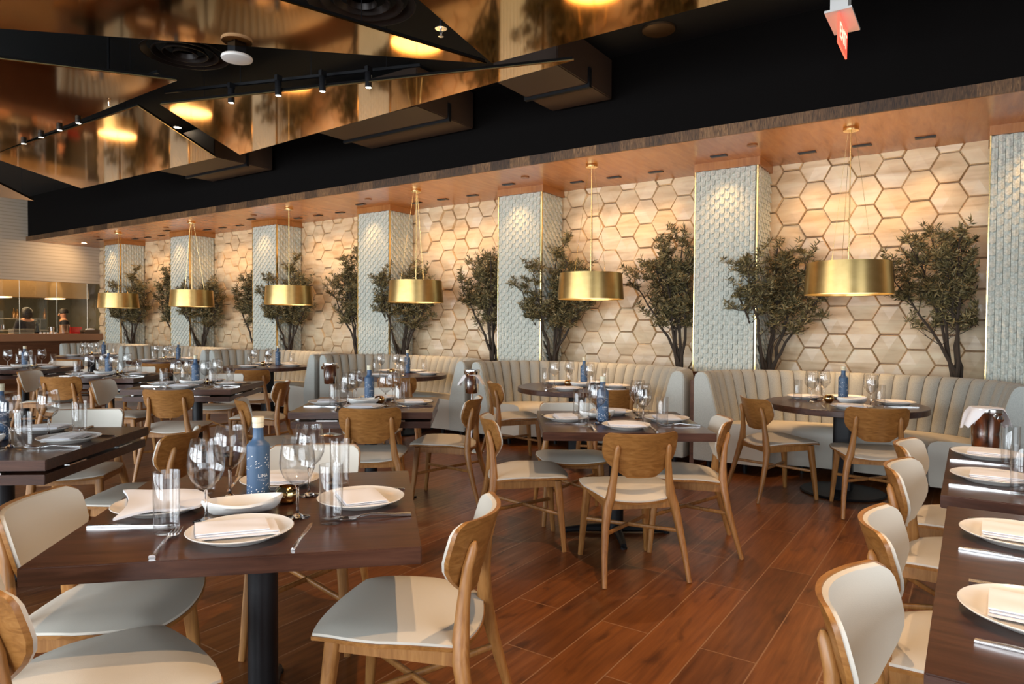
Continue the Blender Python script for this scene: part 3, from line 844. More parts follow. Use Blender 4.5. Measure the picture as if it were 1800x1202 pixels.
# ------------------------------------------------------------------ tables
TS = 1.03
def base_parts(r, cross=True):
    MB().tube([(0, 0, .03), (0, 0, .695)], .05, 24).build('pole', M_BLACKM, r, angle=60)
    mb = MB()
    for k in range(4):
        a = PI/4*0+PI/2*k
        mb.tube([(0, 0, .035), (.18*math.cos(a), .18*math.sin(a), .032), (.34*math.cos(a), .34*math.sin(a), .018)], [.032, .026, .018], 8)
        mb.lathe([(0, 0), (.022, 0), (.022, .012), (0, .016)], 10, (.34*math.cos(a), .34*math.sin(a), 0))
    mb.build('base', M_BLACKM, r)
    MB().box(-.17, .17, -.17, .17, .680, .6985).build('mounting_plate', M_BLACKM, r, smooth=False)
def make_square(double):
    r = empty('dining_table')
    h = TS/2
    MB().box(-h, h, -h, h, .700, .750).build('tabletop', M_TABLE, r, bev=.003)
    base_parts(r)
    if double:
        # folded leaf below, set in slightly, held by bright slides
        h2 = h-.014
        MB().box(-h2, h2, -h2, h2, .632, .6795).build('lower_leaf', M_TABLE, r, bev=.003)
        for k in range(4):
            for t in (-.24, .24):
                c, s = math.cos(PI/2*k), math.sin(PI/2*k)
                m_ = Matrix.Rotation(PI/2*k, 4, 'Z')
                MB().box(t-.075, t+.075, -h+.006, -h+.03, .6830, .6905, m_).build('slide_rail', M_CHROME, r, smooth=False)
    else:
        MB().box(-.30, .30, -.30, .30, .664, .6795).build('under_frame', M_BLACKM, r, smooth=False)
    return r
def make_square_low(double):
    return make_square(double)
pT1 = Proto(make_square(False)); pT2 = Proto(make_square(True))
# for the two-layer table the pole must stop under the leaf: real tables let it pass through, so does this one
SQ = {
 'T1': (-2.01, 1.44, 45, 0, 'nearest table', 'dark square dining table nearest the viewer with a thick single top'),
 'T2': (-4.22, 1.44, 38.5, 1, 'left edge table', 'dark two-layer square dining table cut by the left edge'),
 'T3': (-3.94, 3.82, 37.5, 1, 'left-of-centre table', 'dark two-layer square dining table left of centre'),
 'T4': (-6.58, 3.94, 37.5, 1, 'third left-row table', 'dark two-layer square dining table, third in the left row'),
 'T5': (-8.60, 4.03, 38.5, 1, 'fourth left-row table', 'dark two-layer square dining table, fourth in the left row'),
 'T6': (-10.85, 3.97, 38, 1, 'farthest square table', 'dark square dining table farthest away by the kitchen bar'),
 'T7': (-1.95, 4.13, 34, 0, 'middle square table', 'dark square dining table in the middle with a thick single top'),
}
for k, (x, y, a, dbl, nm, lab) in SQ.items():
    (pT2 if dbl else pT1).place(x, y, 0, D(a), lab, 'table', 'square dining tables')
def make_round():
    r = empty('round_table')
    MB().lathe([(0, .700), (.615, .700), (.62, .704), (.62, .746), (.616, .750), (0, .750)], 72).build('tabletop', M_TABLE, r, angle=30)
    MB().tube([(0, 0, .03), (0, 0, .685)], .075, 24, .35).build('pole', M_BLACKM, r, angle=60)
    MB().lathe([(0, 0), (.32, 0), (.33, .01), (.32, .02), (.08, .035), (0, .035)], 48).build('base', M_BLACKM, r)
    MB().box(-.2, .2, -.2, .2, .686, .699).build('mounting_plate', M_BLACKM, r, smooth=False)
    return r
pR = Proto(make_round())
RT = {'A': (-.87, 6.24, 'nearest round booth table'), 'B': (-3.38, 6.20, 'second round booth table'), 'C': (-6.08, 6.36, 'third round booth table'),
      'D': (-8.75, 6.35, 'fourth round booth table'), 'E': (-11.45, 6.31, 'fifth round booth table'), 'F': (-14.1, 6.30, 'farthest round booth table')}
for k, (x, y, nm) in RT.items():
    pR.place(x, y, 0, 0, 'dark round dining table in a booth, the %s' % nm, 'table', 'round tables in the booths')
def long_table(x0, x1, y0, y1, z, lab):
    r = empty('long_table', ((x0+x1)/2, (y0+y1)/2, 0)); tag(r, lab, 'table', 'long tables at the right edge')
    w, d = (x1-x0)/2, (y1-y0)/2
    MB().box(-w, w, -d, d, z-.05, z).build('tabletop', M_TABLE, r, bev=.003)
    for s in (-1, 1):
        MB().tube([(0, s*d*.5, .03), (0, s*d*.5, z-.055)], .05, 20).build('pole', M_BLACKM, r, angle=60)
        MB().box(-.28, .28, s*d*.5-.03, s*d*.5+.03, 0, .03).build('base', M_BLACKM, r, bev=.004)
        MB().box(-.3, .3, s*d*.5-.1, s*d*.5+.1, z-.068, z-.051).build('mounting_plate', M_BLACKM, r, smooth=False)
long_table(-.085, .72, 3.03, 4.28, .750, 'dark rectangular table at the right edge, the farther one')
long_table(-.060, .74, 1.44, 2.86, .750, 'dark rectangular table at the right edge, the nearer one')
ZT = .7505

# ------------------------------------------------------------------ tableware
def pbuild(mb, name, m, **k):
    return mb.build(name, m, **k)
pPlate = Proto(MB().lathe([(0, .004), (.085, .004), (.092, 0), (.098, 0), (.104, .007), (.140, .019), (.149, .024), (.151, .0265), (.149, .028), (.139, .023), (.104, .012), (0, .010)], 48).build('dinner_plate', M_WHITE, angle=50))
def make_wine():
    r = empty('wine_glass')
    MB().lathe([(.0060, .100), (.022, .112), (.043, .132), (.0545, .160), (.0565, .182), (.0530, .218), (.0450, .262), (.0442, .2628), (.0434, .262), (.0515, .218), (.055, .182), (.053, .160), (.0415, .1335), (.021, .114), (0, .107)], 40).build('bowl', M_THIN, r, angle=70)
    MB().lathe([(0, 0), (.038, 0), (.040, .001), (.038, .0025), (.016, .006), (.0055, .014), (.0042, .04), (.0042, .085), (.0062, .0995), (0, .1065)], 28).build('stem', M_GLASS, r, angle=70)
    return r
pWine = Proto(make_wine())
pTumb = Proto(MB().lathe([(0, 0), (.032, 0), (.0345, .002), (.0360, .02), (.0375, .184), (.0368, .1855), (.0360, .184), (.0345, .022), (.031, .017), (0, .015)], 36).build('water_tumbler', M_THIN, angle=60))
# folded napkins
def make_napkin(w, d, seed, skew=0):
    rnd = random.Random(seed); mb = MB()
    ph = [rnd.uniform(0, 6) for _ in range(4)]
    def layer(z0, th, x0, x1, y0, y1, amp):
        A_, B_ = [], []
        for i in range(11):
            ra, rb = [], []
            for j in range(15):
                u, v = j/14, i/10
                x = x0+(x1-x0)*u + skew*v*.03; y = y0+(y1-y0)*v
                e = min(u, 1-u, v, 1-v)*8
                k_ = min(1, e)
                wv = amp*(math.sin(u*5+ph[0])*math.cos(v*3+ph[1])+.5*math.sin(v*9+u*3+ph[2]))
                ra.append(Vector((x, y, z0+th*(.55+.45*k_)+wv*k_)))
                rb.append(Vector((x, y, z0+(0 if z0 > .002 else 0))))
            A_.append(ra); B_.append(rb)
        mb.solid(A_, B_)
    layer(0, .005, -w/2, w/2, -d/2, d/2, .0012)
    layer(.006, .005, -w/2+.003, w/2-.004, -d/2+.008, d/2-.003, .0018)
    layer(.012, .005, -w/2+.001, w/2-.030, -d/2+.012, d/2-.001, .002)
    return mb.build('folded_napkin', M_LINEN, angle=50)
pNap = [Proto(make_napkin(.225, .150, 5)), Proto(make_napkin(.215, .155, 9, .6)), Proto(make_napkin(.230, .142, 14, -.5))]
# big loosely draped napkin for the left place of the nearest table
def make_drape():
    mb = MB(); A_, B_ = [], []
    for i in range(17):
        ra, rb = [], []
        for j in range(17):
            u, v = j/16, i/16
            x = (u-.5)*.38*(1-.35*v); y = (v-.5)*.24+.03*math.sin(u*3)
            z = .020+.004*math.sin(u*7+1)*math.sin(v*5)+.003*math.cos(v*8+u*3)-.010*max(0, .25-u)
            ra.append(Vector((x, y, z+.008))); rb.append(Vector((x, y, z)))
        A_.append(ra); B_.append(rb)
    mb.solid(A_, B_)
    return mb.build('folded_napkin', M_LINEN, angle=60)
pDrape = Proto(make_drape())
# cutlery, handle end at -y, tip at +y, centred
def make_knife():
    mb = MB()
    out = [(-.0055, -.115), (.0055, -.115), (.0045, -.02), (.0045, 0), (.007, .03), (.007, .085), (.002, .118), (-.0045, .10), (-.0045, 0), (-.0045, -.02)]
    mb.prism(out, 0, .0035)
    mb.tube([(0, -.114, .0035), (0, -.06, .0045), (0, 0, .0035)], [.0030, .0036, .0028], 8, .7, 1.4)
    return mb.build('table_knife', M_CHROME, bev=.0008)
pKnife = Proto(make_knife())
def make_fork():
    mb = MB()
    mb.tube([(0, -.105, .004), (0, -.06, .006), (0, 0, .012), (0, .03, .008)], [.0055, .0042, .003, .0035], 8, .7, 1.4)
    A_, B_ = [], []
    for i in range(7):
        v = i/6; w_ = .003+.010*min(1, v*1.8)**.7; y = .03+.03*v; z = .008-.004*math.sin(v*2)
        A_.append([Vector((w_*(-1+2*j/6), y, z+.0018)) for j in range(7)]); B_.append([Vector((w_*(-1+2*j/6), y, z)) for j in range(7)])
    mb.solid(A_, B_)
    for k in range(4):
        x = -.0108+.0072*k
        mb.tube([(x, .059, .0055), (x, .085, .005), (x, .105, .010)], [.0022, .002, .0012], 6)
    return mb.build('table_fork', M_CHROME)
pFork = Proto(make_fork())
def make_spoon():
    mb = MB()
    mb.tube([(0, -.105, .003), (0, -.06, .004), (0, 0, .010), (0, .04, .008)], [.005, .004, .003, .003], 8, .7, 1.4)
    A_, B_ = [], []
    for i in range(9):
        v = i/8; w_ = .021*math.sin(PI*min(.98, max(.05, v)))**.6; y = .035+.065*v
        A_.append([Vector((w_*t, y, .009-.007*(1-t*t)*math.sin(PI*v)+.0012)) for t in (-1, -.6, 0, .6, 1)])
        B_.append([Vector((w_*t, y, .009-.007*(1-t*t)*math.sin(PI*v))) for t in (-1, -.6, 0, .6, 1)])
    mb.solid(A_, B_)
    return mb.build('serving_spoon', M_CHROME)
def make_dish():
    A_, B_ = [], []
    for i in range(21):
        t = -1+2*i/20; w_ = .080*(1-abs(t)**1.9)**.85+.001; x = t*.128
        ra, rb = [], []
        for j in range(11):
            s = -1+2*j/10
            rim = .040+.012*t*t
            z = .004+(rim-.004)*(abs(s)**2.0) if abs(t) < 1 else rim
            z = max(z, .004+(rim-.004)*abs(t)**5)
            ra.append(Vector((x*.97, w_*s*.95, z+.005))); rb.append(Vector((x, w_*s, max(0.0, z-.003))))
        A_.append(ra); B_.append(rb)
    return MB().solid(A_, B_).build('boat_dish', M_WHITE, angle=60)
pDish = Proto(make_dish())
pVot = Proto(MB().lathe([(0, 0), (.022, 0), (.036, .012), (.043, .030), (.040, .048), (.028, .060), (.026, .059), (.037, .046), (.040, .030), (.033, .013), (0, .005)], 28).build('votive_holder', mat('gold_mercury_glass', (.75, .55, .26), .12, 1), angle=60))
# bottle
def make_bottle():
    r = empty('water_bottle')
    body = MB().lathe([(0, 0), (.034, 0), (.0385, .004), (.0390, .02), (.0390, .195), (.0375, .203), (.030, .210), (.0215, .218), (.0185, .228), (.0175, .255), (.0180, .262), (0, .262)], 40).build('bottle_body', M_BLUE, r, angle=40)
    MB().lathe([(.019, .2625), (.0195, .2625), (.0195, .277), (.0185, .279), (.0205, .281), (.0208, .297), (.0198, .300), (0, .300), (0, .2625)], 28).build('cap', M_CAP, r, angle=40)
    # print: dashes and lettering on the curved face, front of the label at angle 0 = local -y
    rnd = random.Random(4); mb = MB(); R = .0393
    def dash(an, z, rot, l, w_):
        c, s = math.cos(rot), math.sin(rot); ps = []
        for u, v in ((-l, 0), (-l*.6, -w_), (l*.6, -w_), (l, 0), (l*.6, w_), (-l*.6, w_)):
            du, dv = u*c-v*s, u*s+v*c; aa = an+du/R-PI/2
            ps.append((R*math.cos(aa), R*math.sin(aa), z+dv))
        mb.add(ps, [(0, 1, 2, 3, 4, 5)])
    for zc, zh, cnt in ((.146, .036, 62), (.038, .034, 70)):
        mb = MB()
        pts = []
        for _ in range(cnt*8):
            if len(pts) >= cnt: break
            an = rnd.uniform(-PI, PI); z = zc+rnd.uniform(-zh, zh)*(.8+.2*math.sin(an*3))
            if all(abs(((an-a+PI) % (2*PI))-PI)*R > .0075 or abs(z-zz) > .0058 for a, zz in pts): pts.append((an, z))
        for an, z in pts: dash(an, z, rnd.uniform(.1, 1.0), .0034, .0014)
        mb.build('dash_print', M_PRINT, body, smooth=False)
    mb = MB()
    for k in range(3):
        for zz, a0, a1 in ((.083, -.05, 1.0), (.078, .15, .85)):
            aa = a0
            while aa < a1: dash(aa+k*2*PI/3, zz, 0, .0018, .0005); aa += .14
    mb.build('small_print', M_PRINT, body, smooth=False)
    me = text_mesh('LIMA', .0165, .0002); me.materials.append(M_PRINT)
    for v in me.vertices:
        aa = (v.co.x)/R + .42 - PI/2; z = v.co.y+.0905; rr = R+.0002+v.co.z
        v.co = Vector((rr*math.cos(aa), rr*math.sin(aa), z))
    t = bpy.data.objects.new('lettering', me); COL.objects.link(t); t.parent = body
    return r
pBot = Proto(make_bottle())
# face the lettering toward the room: local -y turned to the viewer
def face_cam(x, y, extra=0):
    return math.atan2(-y, -x)+PI/2+extra

rs = random.Random(21)
SIDES = {0: 'near', 1: 'right', 2: 'far', 3: 'left'}
def loc2(cx, cy, a, x, y): return cx+x*math.cos(a)-y*math.sin(a), cy+x*math.sin(a)+y*math.cos(a)
def setting(cx, cy, a, k, where, pd=.335, small=False, drape=False, skip=(), jx=0, full=True):
    """one place: k = side, 0 near, 1 right, 2 far, 3 left"""
    th = a+PI/2*k
    side = SIDES[k] if isinstance(k, int) else k
    def P(x, y):
        return loc2(cx, cy, th, x, y)
    def put(pr, x, y, z, rz, lab, cat, grp, **kw):
        q = P(x, y); return pr.place(q[0], q[1], z, th+rz, lab, cat, grp, **kw)
    s = '%s side of the %s' % (side, where)
    j = lambda w=.012: rs.uniform(-w, w)
    px, py = jx+j(), -pd+j(.008)
    put(pPlate, px, py, ZT, 0, 'round white plate at the %s' % s, 'plate', 'white dinner plates')
    if drape: put(pDrape, px-.01, py-.01, ZT+.0085, .25, 'loosely folded white napkin hanging over the plate at the %s' % s, 'napkin', 'white napkins on plates')
    else: put(pNap[rs.randrange(3)], px+j(.01), py+j(.01), ZT+.0170, rs.uniform(-.15, .15)+(0 if k % 2 == 0 else .1), 'folded white napkin on the plate at the %s' % s, 'napkin', 'white napkins on plates')
    if 't' not in skip: put(pTumb, .245+j(), -.24+j(), ZT, 0, 'clear tall tumbler by the %s' % s, 'glass', 'clear water tumblers')
    if 'w' not in skip: put(pWine, .14+j(), -.15+j(), ZT, 0, 'clear stemmed wine glass by the %s' % s, 'wine glass', 'clear wine glasses')
    if full:
        if 'k' not in skip: put(pKnife, .170+j(.004), -.36, ZT, rs.uniform(-.1, .05), 'steel knife at the %s' % s, 'knife', 'steel table knives', scale=1.12)
        if 'f' not in skip: put(pFork, -.205+j(.004), -.37, ZT, rs.uniform(-.05, .1), 'steel fork at the %s' % s, 'fork', 'steel table forks', scale=1.22)
def centre(cx, cy, a, where, bot, dish=(-.05, 0), vot=(.08, .06), dishrot=.2):
    x, y = loc2(cx, cy, a, *bot) if not isinstance(bot[0], str) else bot[1:]
    pBot.place(x, y, ZT, face_cam(x, y), 'blue printed bottle with pale cap on the %s' % where, 'bottle', 'blue water bottles')
    if dish: 
        x, y = loc2(cx, cy, a, *dish); pDish.place(x, y, ZT, a+dishrot, 'white boat-shaped dish on the %s' % where, 'dish', 'white boat dishes')
    if vot:
        x, y = loc2(cx, cy, a, *vot); pVot.place(x, y, ZT, 0, 'small gold votive holder on the %s' % where, 'candle holder', 'gold votive holders')
for key, (cx, cy, a, dbl, nm, lab) in SQ.items():
    a = D(a)
    for k in range(4):
        if key == 'T6' and k == 0: pass
        setting(cx, cy, a, k, nm, drape=(key == 'T1' and k == 3), full=key not in ('T6',))
    if key == 'T1': centre(cx, cy, a, nm, (-.03, .09), (-.05, -.075), (.075, .04), dishrot=.25)
    elif key == 'T7': centre(cx, cy, a, nm, (-.10, -.03), (-.12, .10), (-.08, .03))
    elif key == 'T3': centre(cx, cy, a, nm, (-.035, .135), (-.055, -.04), (.06, .03))
    elif key == 'T2': centre(cx, cy, a, nm, (-.05, .06), (-.05, -.12), (-.06, .0))
    else: centre(cx, cy, a, nm, (-.05, .08))
for key, (cx, cy, nm) in RT.items():
    a0 = D(20)
    # places around the curve, seen from the viewer
    for kk, (ang, side) in enumerate(((150, 'left'), (235, 'near left') if False else (285, 'near'), (95, 'far left'), (25, 'right'))):
        th = D(ang)
        px, py = cx+.40*math.cos(th), cy+.40*math.sin(th)
        pPlate.place(px, py, ZT, 0, 'round white plate at the %s of the %s' % (side, nm), 'plate', 'white dinner plates')
        pNap[kk % 3].place(px, py, ZT+.0170, th+PI/2+rs.uniform(-.1, .1), 'folded white napkin on the plate at the %s of the %s' % (side, nm), 'napkin', 'white napkins on plates')
        gx, gy = cx+.25*math.cos(th+.75), cy+.25*math.sin(th+.75)
        if side != 'right': pWine.place(gx, gy, ZT, 0, 'clear wine glass by the %s place of the %s' % (side, nm), 'wine glass', 'clear wine glasses')
        gx, gy = cx+.36*math.cos(th+.66), cy+.36*math.sin(th+.66)
        pTumb.place(gx, gy, ZT, 0, 'clear tumbler by the %s place of the %s' % (side, nm), 'glass', 'clear water tumblers')
        if key in 'AB':
            gx, gy = cx+.42*math.cos(th-.48), cy+.42*math.sin(th-.48)
            pKnife.place(gx, gy, ZT, th+PI/2, 'steel knife by the %s place of the %s' % (side, nm), 'knife', 'steel table knives')
    bx, by = cx-.04, cy+.22
    pBot.place(bx, by, ZT, face_cam(bx, by, .8), 'blue printed bottle with pale cap on the %s' % nm, 'bottle', 'blue water bottles')
    pVot.place(cx-.12, cy+.02, ZT, 0, 'small gold votive holder on the %s' % nm, 'candle holder', 'gold votive holders')
    if key in 'AB': pDish.place(cx+.06, cy+.0, ZT, .6, 'white boat-shaped dish on the %s' % nm, 'dish', 'white boat dishes')
# right edge tables: places facing +x, sitter at -x
NR = ['far end of the farther right-edge table', 'near end of the farther right-edge table', 'far end of the nearer right-edge table', 'near end of the nearer right-edge table']
for (px, py, ty), nm in zip([(.075, 4.05, 3.80), (.085, 3.43, 3.17), (.130, 2.50, 2.22), (.135, 1.83, 1.60)], NR):
    pPlate.place(px, py, ZT, 0, 'round white plate at the %s' % nm, 'plate', 'white dinner plates')
    pNap[rs.randrange(3)].place(px+.02, py, ZT+.0170, -PI/2+PI/2+rs.uniform(-.1, .1), 'folded white napkin on the plate at the %s' % nm, 'napkin', 'white napkins on plates')
    pKnife.place(px-.02+(.03 if py < 2 else 0), py-.19, ZT, -PI/2-.02, 'steel knife beside the plate at the %s' % nm, 'knife', 'steel table knives')
    pFork.place(px+.0, py+.18, ZT, -PI/2, 'steel fork beside the plate at the %s' % nm, 'fork', 'steel table forks')
    if py > 3: pTumb.place(px+.085, py-.20, ZT, 0, 'clear tall tumbler at the %s' % nm, 'glass', 'clear water tumblers')

# ------------------------------------------------------------------ ice buckets on stands
def make_bucket():
    r = empty('ice_bucket_stand')
    MB().lathe([(0, .60), (.060, .60), (.066, .605), (.072, .70), (.077, .805), (.083, .812), (.085, .825), (.083, .84), (.080, .84), (.074, .81), (.064, .62), (0, .615)], 40).build('bucket', M_CHROME, r, angle=50)
    MB().tube([(0, 0, .02), (0, 0, .60)], .010, 12).build('pole', M_CHROME, r)
    MB().lathe([(0, 0), (.13, 0), (.132, .006), (.12, .012), (.02, .03), (0, .03)], 36).build('base', M_CHROME, r)
    for s in (0, PI):
        a = s+.6
        c, sn = math.cos(a), math.sin(a)
        MB().lathe([(0, -.02), (.012, -.016), (.019, 0), (.012, .016), (0, .02)], 14).build('knob_handle', M_CHROME, r, loc=(.097*c, .097*sn, .79))
    return r
pBk = Proto(make_bucket())
def cloth_over(x, y, z, rz, lab, w, d, drop):
    mb = MB(); A_, B_ = [], []; n = 20
    for i in range(n+1):
        ra, rb = [], []
        for j in range(n+1):
            u, v = -1+2*j/n, -1+2*i/n
            X, Y = u*w, v*d
            rr = math.hypot(X, Y)
            Z = 0
            if rr > .088:
                over = rr-.088
                k_ = (.088+.42*over)/rr
                Z = -over*.9-.012*math.sin(math.atan2(Y, X)*7)*min(1, over*20)
                fold = 1+.10*math.sin(math.atan2(Y, X)*6)*min(1, over*9)
                X, Y = X*k_*fold, Y*k_*fold
            else:
                Z = -.004*(1-(rr/.088)**2)
            ra.append(Vector((X, Y, Z+.0035))); rb.append(Vector((X, Y, Z)))
        A_.append(ra); B_.append(rb)
    o = MB().solid(A_, B_).build('white_napkin', M_LINEN, angle=60); o.location = (x, y, z); o.rotation_euler = (0, 0, rz)
    tag(o, lab, 'napkin', 'napkins draped over ice buckets'); return o
pBk.place(.085, 5.02, .0, -1.45, 'polished steel ice bucket on a stand beyond the right edge table', 'ice bucket', 'ice buckets on stands', scale=1.07)
cloth_over(.085, 5.02, .902, .60, 'white napkin draped over the ice bucket at the right edge', .21, .082, .2)
pBk.place(-4.50, 5.86, 0, -2.0, 'steel ice bucket on a tall stand between the second and third booths', 'ice bucket', 'ice buckets on stands')
cloth_over(-4.50, 5.86, .842, .55, 'white napkin draped over the ice bucket in the middle of the room', .21, .085, .2)
pBk.place(-6.60, 5.70, 0, -2.4, 'uncovered steel ice bucket on a stand left of centre by a booth seat', 'ice bucket', 'ice buckets on stands')

# ------------------------------------------------------------------ open kitchen at the far left
struct(MB().box(X0-.45, X0+.16, 1.6, YW-.0, 1.05, 1.12).box(X0+.0, X0+.16, 1.6, YW-.0, .96, 1.05).build('trim_20', M_BARTOP, smooth=False), 'brown bar counter top of the open kitchen', 'trim')
struct(MB().box(-21.2, -21.1, 1.4, YW+.2, 0, ZC).build('wall_kitchen_back', M_KITW, smooth=False), 'steel back wall of the kitchen', 'wall')
struct(MB().box(-21.2, X0-.15, YW+.15, YW+.25, 0, ZC).build('wall_kitchen_side', M_KITW, smooth=False), 'steel side wall of the kitchen', 'wall')
struct(MB().box(-21.2, X0-.15, 1.4, 1.5, 0, ZC).build('wall_kitchen_end', M_KITW, smooth=False), 'far end wall of the kitchen', 'wall')
r = empty('range_hood', (-18.9, 3.0, 1.97)); tag(r, 'long stainless range hood above the open kitchen', 'range hood')
m_ = MB()
m_.add([(0, 0, 0), (0, 5.0, 0), (.85, 5.0, 0), (.85, 0, 0), (0, 0, .5), (0, 5.0, .5), (.72, 5.0, .5), (.72, 0, .5)], [(0, 1, 2, 3), (4, 7, 6, 5), (0, 4, 5, 1), (1, 5, 6, 2), (2, 6, 7, 3), (3, 7, 4, 0)])
m_.build('hood_body', mat('hood_bronze_steel', (.55, .37, .18), .42, .55), r, smooth=False)
for yy in (.9, 2.1, 3.3, 4.4): MB().box(.2, .7, yy-.12, yy+.12, -.02, -.001).build('hood_lamp', mat('hood_lamp_glow', (1, .8, .5), .5, emit=(1, .66, .3), es=6) if yy == .9 else bpy.data.materials['hood_lamp_glow'], r, smooth=False)
area('hood_light', (-18.4, 5.9, 1.93), (0, 0, 0), .4, 3.0, 26, (1, .74, .42))
spot('kitchen_wall_lamp', (-16.78, 7.33, ZS-.03), (-17.6, 7.0, 2.7), 24, (1, .70, .38), D(110), .9, .05)
area('hood_fill_light', (-17.85, 5.6, 3.3), (0, 0, 0), .12, 4.0, 30, (1, .70, .34))  # unseen fill light added behind the wall to brighten the hood face
for hy_ in (5.95, 7.35):
    spot('hood_streak_fill', (-17.84, hy_, 3.1), (-18.08, hy_-.06, 2.2), 26, (1, .74, .42), D(17), .3, .02)  # added narrow beams without fixtures, standing in for bright streaks on the hood
# glass guard with steel posts
r = empty('glass_guard', (X0-.02, 3.0, 1.121)); tag(r, 'glass screen with thin steel posts on the kitchen counter', 'glass screen')
MB().box(-.004, .004, 0, 4.95, .05, 1.2).build('pane', M_THIN, r, smooth=False)
for yy in (2.6, 3.35, 4.1, 4.75): MB().tube([(.014, yy, 0), (.014, yy, 1.2)], .005, 8).build('post', M_STEEL, r)
# back counter with pots
r = empty('cook_line', (-19.6, 2.6, 0)); tag(r, 'stainless cooking counter at the back of the kitchen', 'kitchen counter')
MB().box(0, .7, 0, 5.2, 0, .92).build('cabinet', M_STEEL, r, smooth=False)
MB().box(0, .45, .2, 5.0, 1.175, 1.20).build('shelf', M_STEEL, r, smooth=False)
MB().box(-.1, .1, .2, 5.0, 1.46, 1.48).build('upper_shelf', M_STEEL, r, smooth=False)
for yy in (.3, 2.4, 4.9): MB().tube([(.05, yy, .92), (.05, yy, 1.46)], .012, 6).build('shelf_post', M_STEEL, r)
pPot = Proto(MB().lathe([(0, 0), (.11, 0), (.12, .01), (.12, .14), (.114, .14), (.114, .012), (0, .012)], 20).build('cooking_pot', M_CHROME))
kr = random.Random(8)
KO = ['first', 'second', 'third', 'fourth', 'fifth', 'sixth', 'seventh', 'eighth', 'ninth', 'tenth', 'eleventh']
for i, yy in enumerate((5.2, 5.52, 5.9, 6.2, 6.55, 7.05, 7.3)):
    pPot.place(-19.34+kr.uniform(-.04, .04), yy, 1.201, 0, 'steel pot on the kitchen cook line, %s from the left' % KO[i], 'pot', 'pots on the cook line', scale=(kr.uniform(.7, 1.0),)*2+(kr.uniform(.8, 1.5),))
def make_kbottle():
    return MB().lathe([(0, 0), (.036, 0), (.038, .01), (.038, .15), (.015, .19), (.013, .25), (0, .25)], 14).build('sauce_bottle', mat('amber_bottle', (.35, .17, .05), .2, .3))
pKb = Proto(make_kbottle())
for i, yy in enumerate((5.45, 5.62, 6.05, 6.15, 6.95, 7.02, 7.62)):
    pKb.place(-19.60, yy, 1.481, 0, 'amber bottle on the kitchen shelf, %s from the left' % KO[i], 'bottle', 'bottles on the kitchen shelf', scale=kr.uniform(.8, 1.1))
# counter things
o = MB().lathe([(0, 0), (.09, 0), (.11, .02), (.125, .20), (.13, .21), (.12, .21), (.10, .02), (0, .01)], 24).build('metal_pail', M_CHROME, loc=(X0-.22, 7.33, 1.121)); tag(o, 'bright metal pail on the kitchen counter', 'pail')
o = MB().lathe([(0, 0), (.05, 0), (.06, .16), (.055, .16), (.045, .01), (0, .01)], 20).build('steel_cup', M_CHROME, loc=(X0-.25, 7.08, 1.121)); tag(o, 'tall steel cup beside the metal pail', 'cup')
r = empty('bread_basket', (X0-.12, 7.86, 1.121)); tag(r, 'long brown wicker bread basket at the right end of the counter', 'basket')
m_ = MB()
for zz in range(5): 
    w1 = .13+.004*zz; l1 = .155+.002*zz
    m_.tube([(-w1, -l1, .012+.018*zz), (w1, -l1, .012+.018*zz), (w1, l1, .012+.018*zz), (-w1, l1, .012+.018*zz), (-w1, -l1, .012+.018*zz)], .010, 6)
m_.box(-.12, .12, -.15, .15, 0, .012)
m_.build('weave', M_WICK, r)
MB().lathe([(0, .02), (.10, .03), (.115, .07), (.09, .115), (0, .13)], 18).build('linen_cover', M_LINEN, r)
o = MB().box(-.02, .02, -.13, .13, 0, .16).build('red_folder', M_REDC, bev=.006, loc=(X0-.30, 7.62, 1.121)); tag(o, 'bright red panel standing on the counter before the cook', 'board')
MUG = Proto(MB().lathe([(0, 0), (.025, 0), (.028, .04), (.025, .04), (.022, .006), (0, .006)], 12).build('ramekin', M_WHITE))
for i in range(5): MUG.place(X0-.05, 6.78+.075*i, 1.121, 0, 'tiny white ramekin on the counter edge, %s from the left' % KO[i], 'ramekin', 'ramekins on the kitchen counter')
r = empty('plate_stack', (X0-.2, 6.45, 1.121)); tag(r, 'stack of pans and trays on the left part of the counter', 'trays')
for zz in range(4): MB().box(-.16, .16, -.2, .2, .001+.03*zz, .022+.03*zz).build('tray', M_STEEL, r, bev=.004)

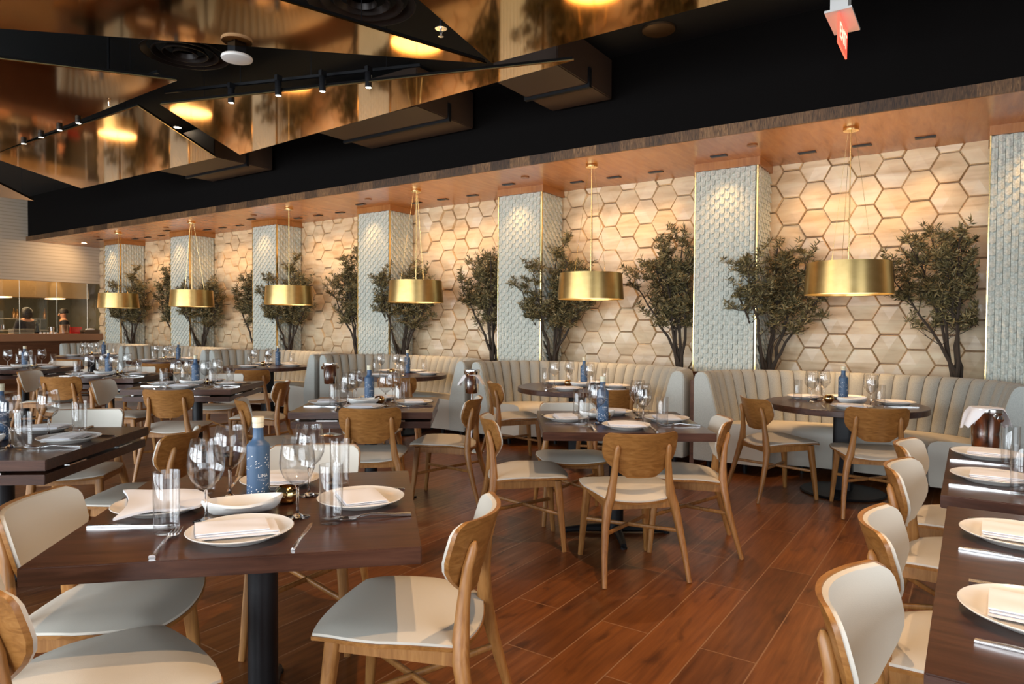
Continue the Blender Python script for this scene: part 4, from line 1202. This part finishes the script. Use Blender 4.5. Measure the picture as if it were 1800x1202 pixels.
def person(x, y, rz, lab, H=1.70, cap=True, scalehead=1):
    r = empty('person', (x, y, 0), rz); tag(r, lab, 'person')
    def skin(name, verts, edges, rad, m):
        me = bpy.data.meshes.new(name); me.from_pydata(verts, edges, [])
        o = bpy.data.objects.new(name, me); COL.objects.link(o); o.parent = r
        sk = o.modifiers.new('skin', 'SKIN'); sk.use_smooth_shade = True
        for i, q in enumerate(rad): me.skin_vertices[0].data[i].radius = q if isinstance(q, tuple) else (q, q)
        me.skin_vertices[0].data[0].use_root = True
        sb = o.modifiers.new('sub', 'SUBSURF'); sb.levels = 2; sb.render_levels = 2
        me.materials.append(m); return o
    V = [(0, 0, .95), (0, 0, 1.12), (0, -.01, 1.32), (0, 0, 1.42), (0, .0, 1.49), (0, .01, 1.56), (0, .015, 1.63),
         (.17, 0, 1.40), (.25, .03, 1.14), (.20, .24, 1.05), (-.17, 0, 1.40), (-.25, .03, 1.14), (-.20, .24, 1.05),
         (.09, 0, .90), (.10, .02, .50), (.10, 0, .08), (.10, .14, .04), (-.09, 0, .90), (-.10, .02, .50), (-.10, 0, .08), (-.10, .14, .04),
         (.19, .32, 1.06), (-.19, .32, 1.06)]
    E_ = [(0, 1), (1, 2), (2, 3), (3, 4), (4, 5), (5, 6), (3, 7), (7, 8), (8, 9), (3, 10), (10, 11), (11, 12), (0, 13), (13, 14), (14, 15), (15, 16), (0, 17), (17, 18), (18, 19), (19, 20), (9, 21), (12, 22)]
    Rd = [(.15, .11), (.14, .10), (.16, .11), (.11, .08), .052, .072, .075, .055, .042, .028, .055, .042, .028, .085, .058, .04, .035, .085, .058, .04, .035, .035, .035]
    skin('body', V, E_, Rd, M_SKIN)
    skin('shirt', [(0, 0, .92), (0, 0, 1.12), (0, -.01, 1.32), (0, 0, 1.42), (.17, 0, 1.40), (.25, .03, 1.14), (.22, .14, 1.09), (-.17, 0, 1.40), (-.25, .03, 1.14), (-.22, .14, 1.09)],
         [(0, 1), (1, 2), (2, 3), (3, 4), (4, 5), (5, 6), (3, 7), (7, 8), (8, 9)], [(.175, .135), (.165, .125), (.185, .135), (.125, .10), .075, .058, .048, .075, .058, .048], M_DARKC)
    skin('trousers', [(0, 0, .94), (.09, 0, .88), (.10, .02, .50), (.10, 0, .10), (-.09, 0, .88), (-.10, .02, .50), (-.10, 0, .10)],
         [(0, 1), (1, 2), (2, 3), (0, 4), (4, 5), (5, 6)], [(.16, .12), .10, .075, .06, .10, .075, .06], M_DARKC)
    MB().lathe([(0, 1.735), (.05, 1.728), (.085, 1.70), (.098, 1.655), (.098, 1.62), (.09, 1.615), (0, 1.64)], 20, (0, -.005, 0)).build('cap' if cap else 'hair', M_HAIR, r)
    if not cap: MB().lathe([(0, .135), (.06, .12), (.105, .06), (.11, -.02), (.095, -.09), (.06, -.13), (0, -.14)], 18).build('hair', M_HAIR, r, loc=(0, -.035, 1.60))
    for s in (-1, 1):
        MB().lathe([(0, -.011), (.008, -.007), (.011, 0), (.008, .007), (0, .011)], 10).build('eye', M_WHITE, r, loc=(s*.030, .083, 1.600))
        MB().lathe([(0, -.028), (.010, -.018), (.013, 0), (.010, .018), (0, .028)], 10).build('ear', M_SKIN, r, loc=(s*.088, 0, 1.585))
    MB().tube([(0, .080, 1.595), (0, .108, 1.560), (0, .085, 1.552)], [.008, .015, .008], 8).build('nose', M_SKIN, r)
    MB().tube([(-.022, .080, 1.525), (0, .087, 1.523), (.022, .080, 1.525)], [.003, .006, .003], 6).build('mouth', mat('lips', (.35, .09, .06), .5), r)
    return r
person(-18.25, 6.72, D(100), 'person in dark clothes and dark hair seen from behind in the kitchen', cap=False)
person(-18.45, 7.58, D(165), 'person in a dark cap facing left behind the kitchen counter')
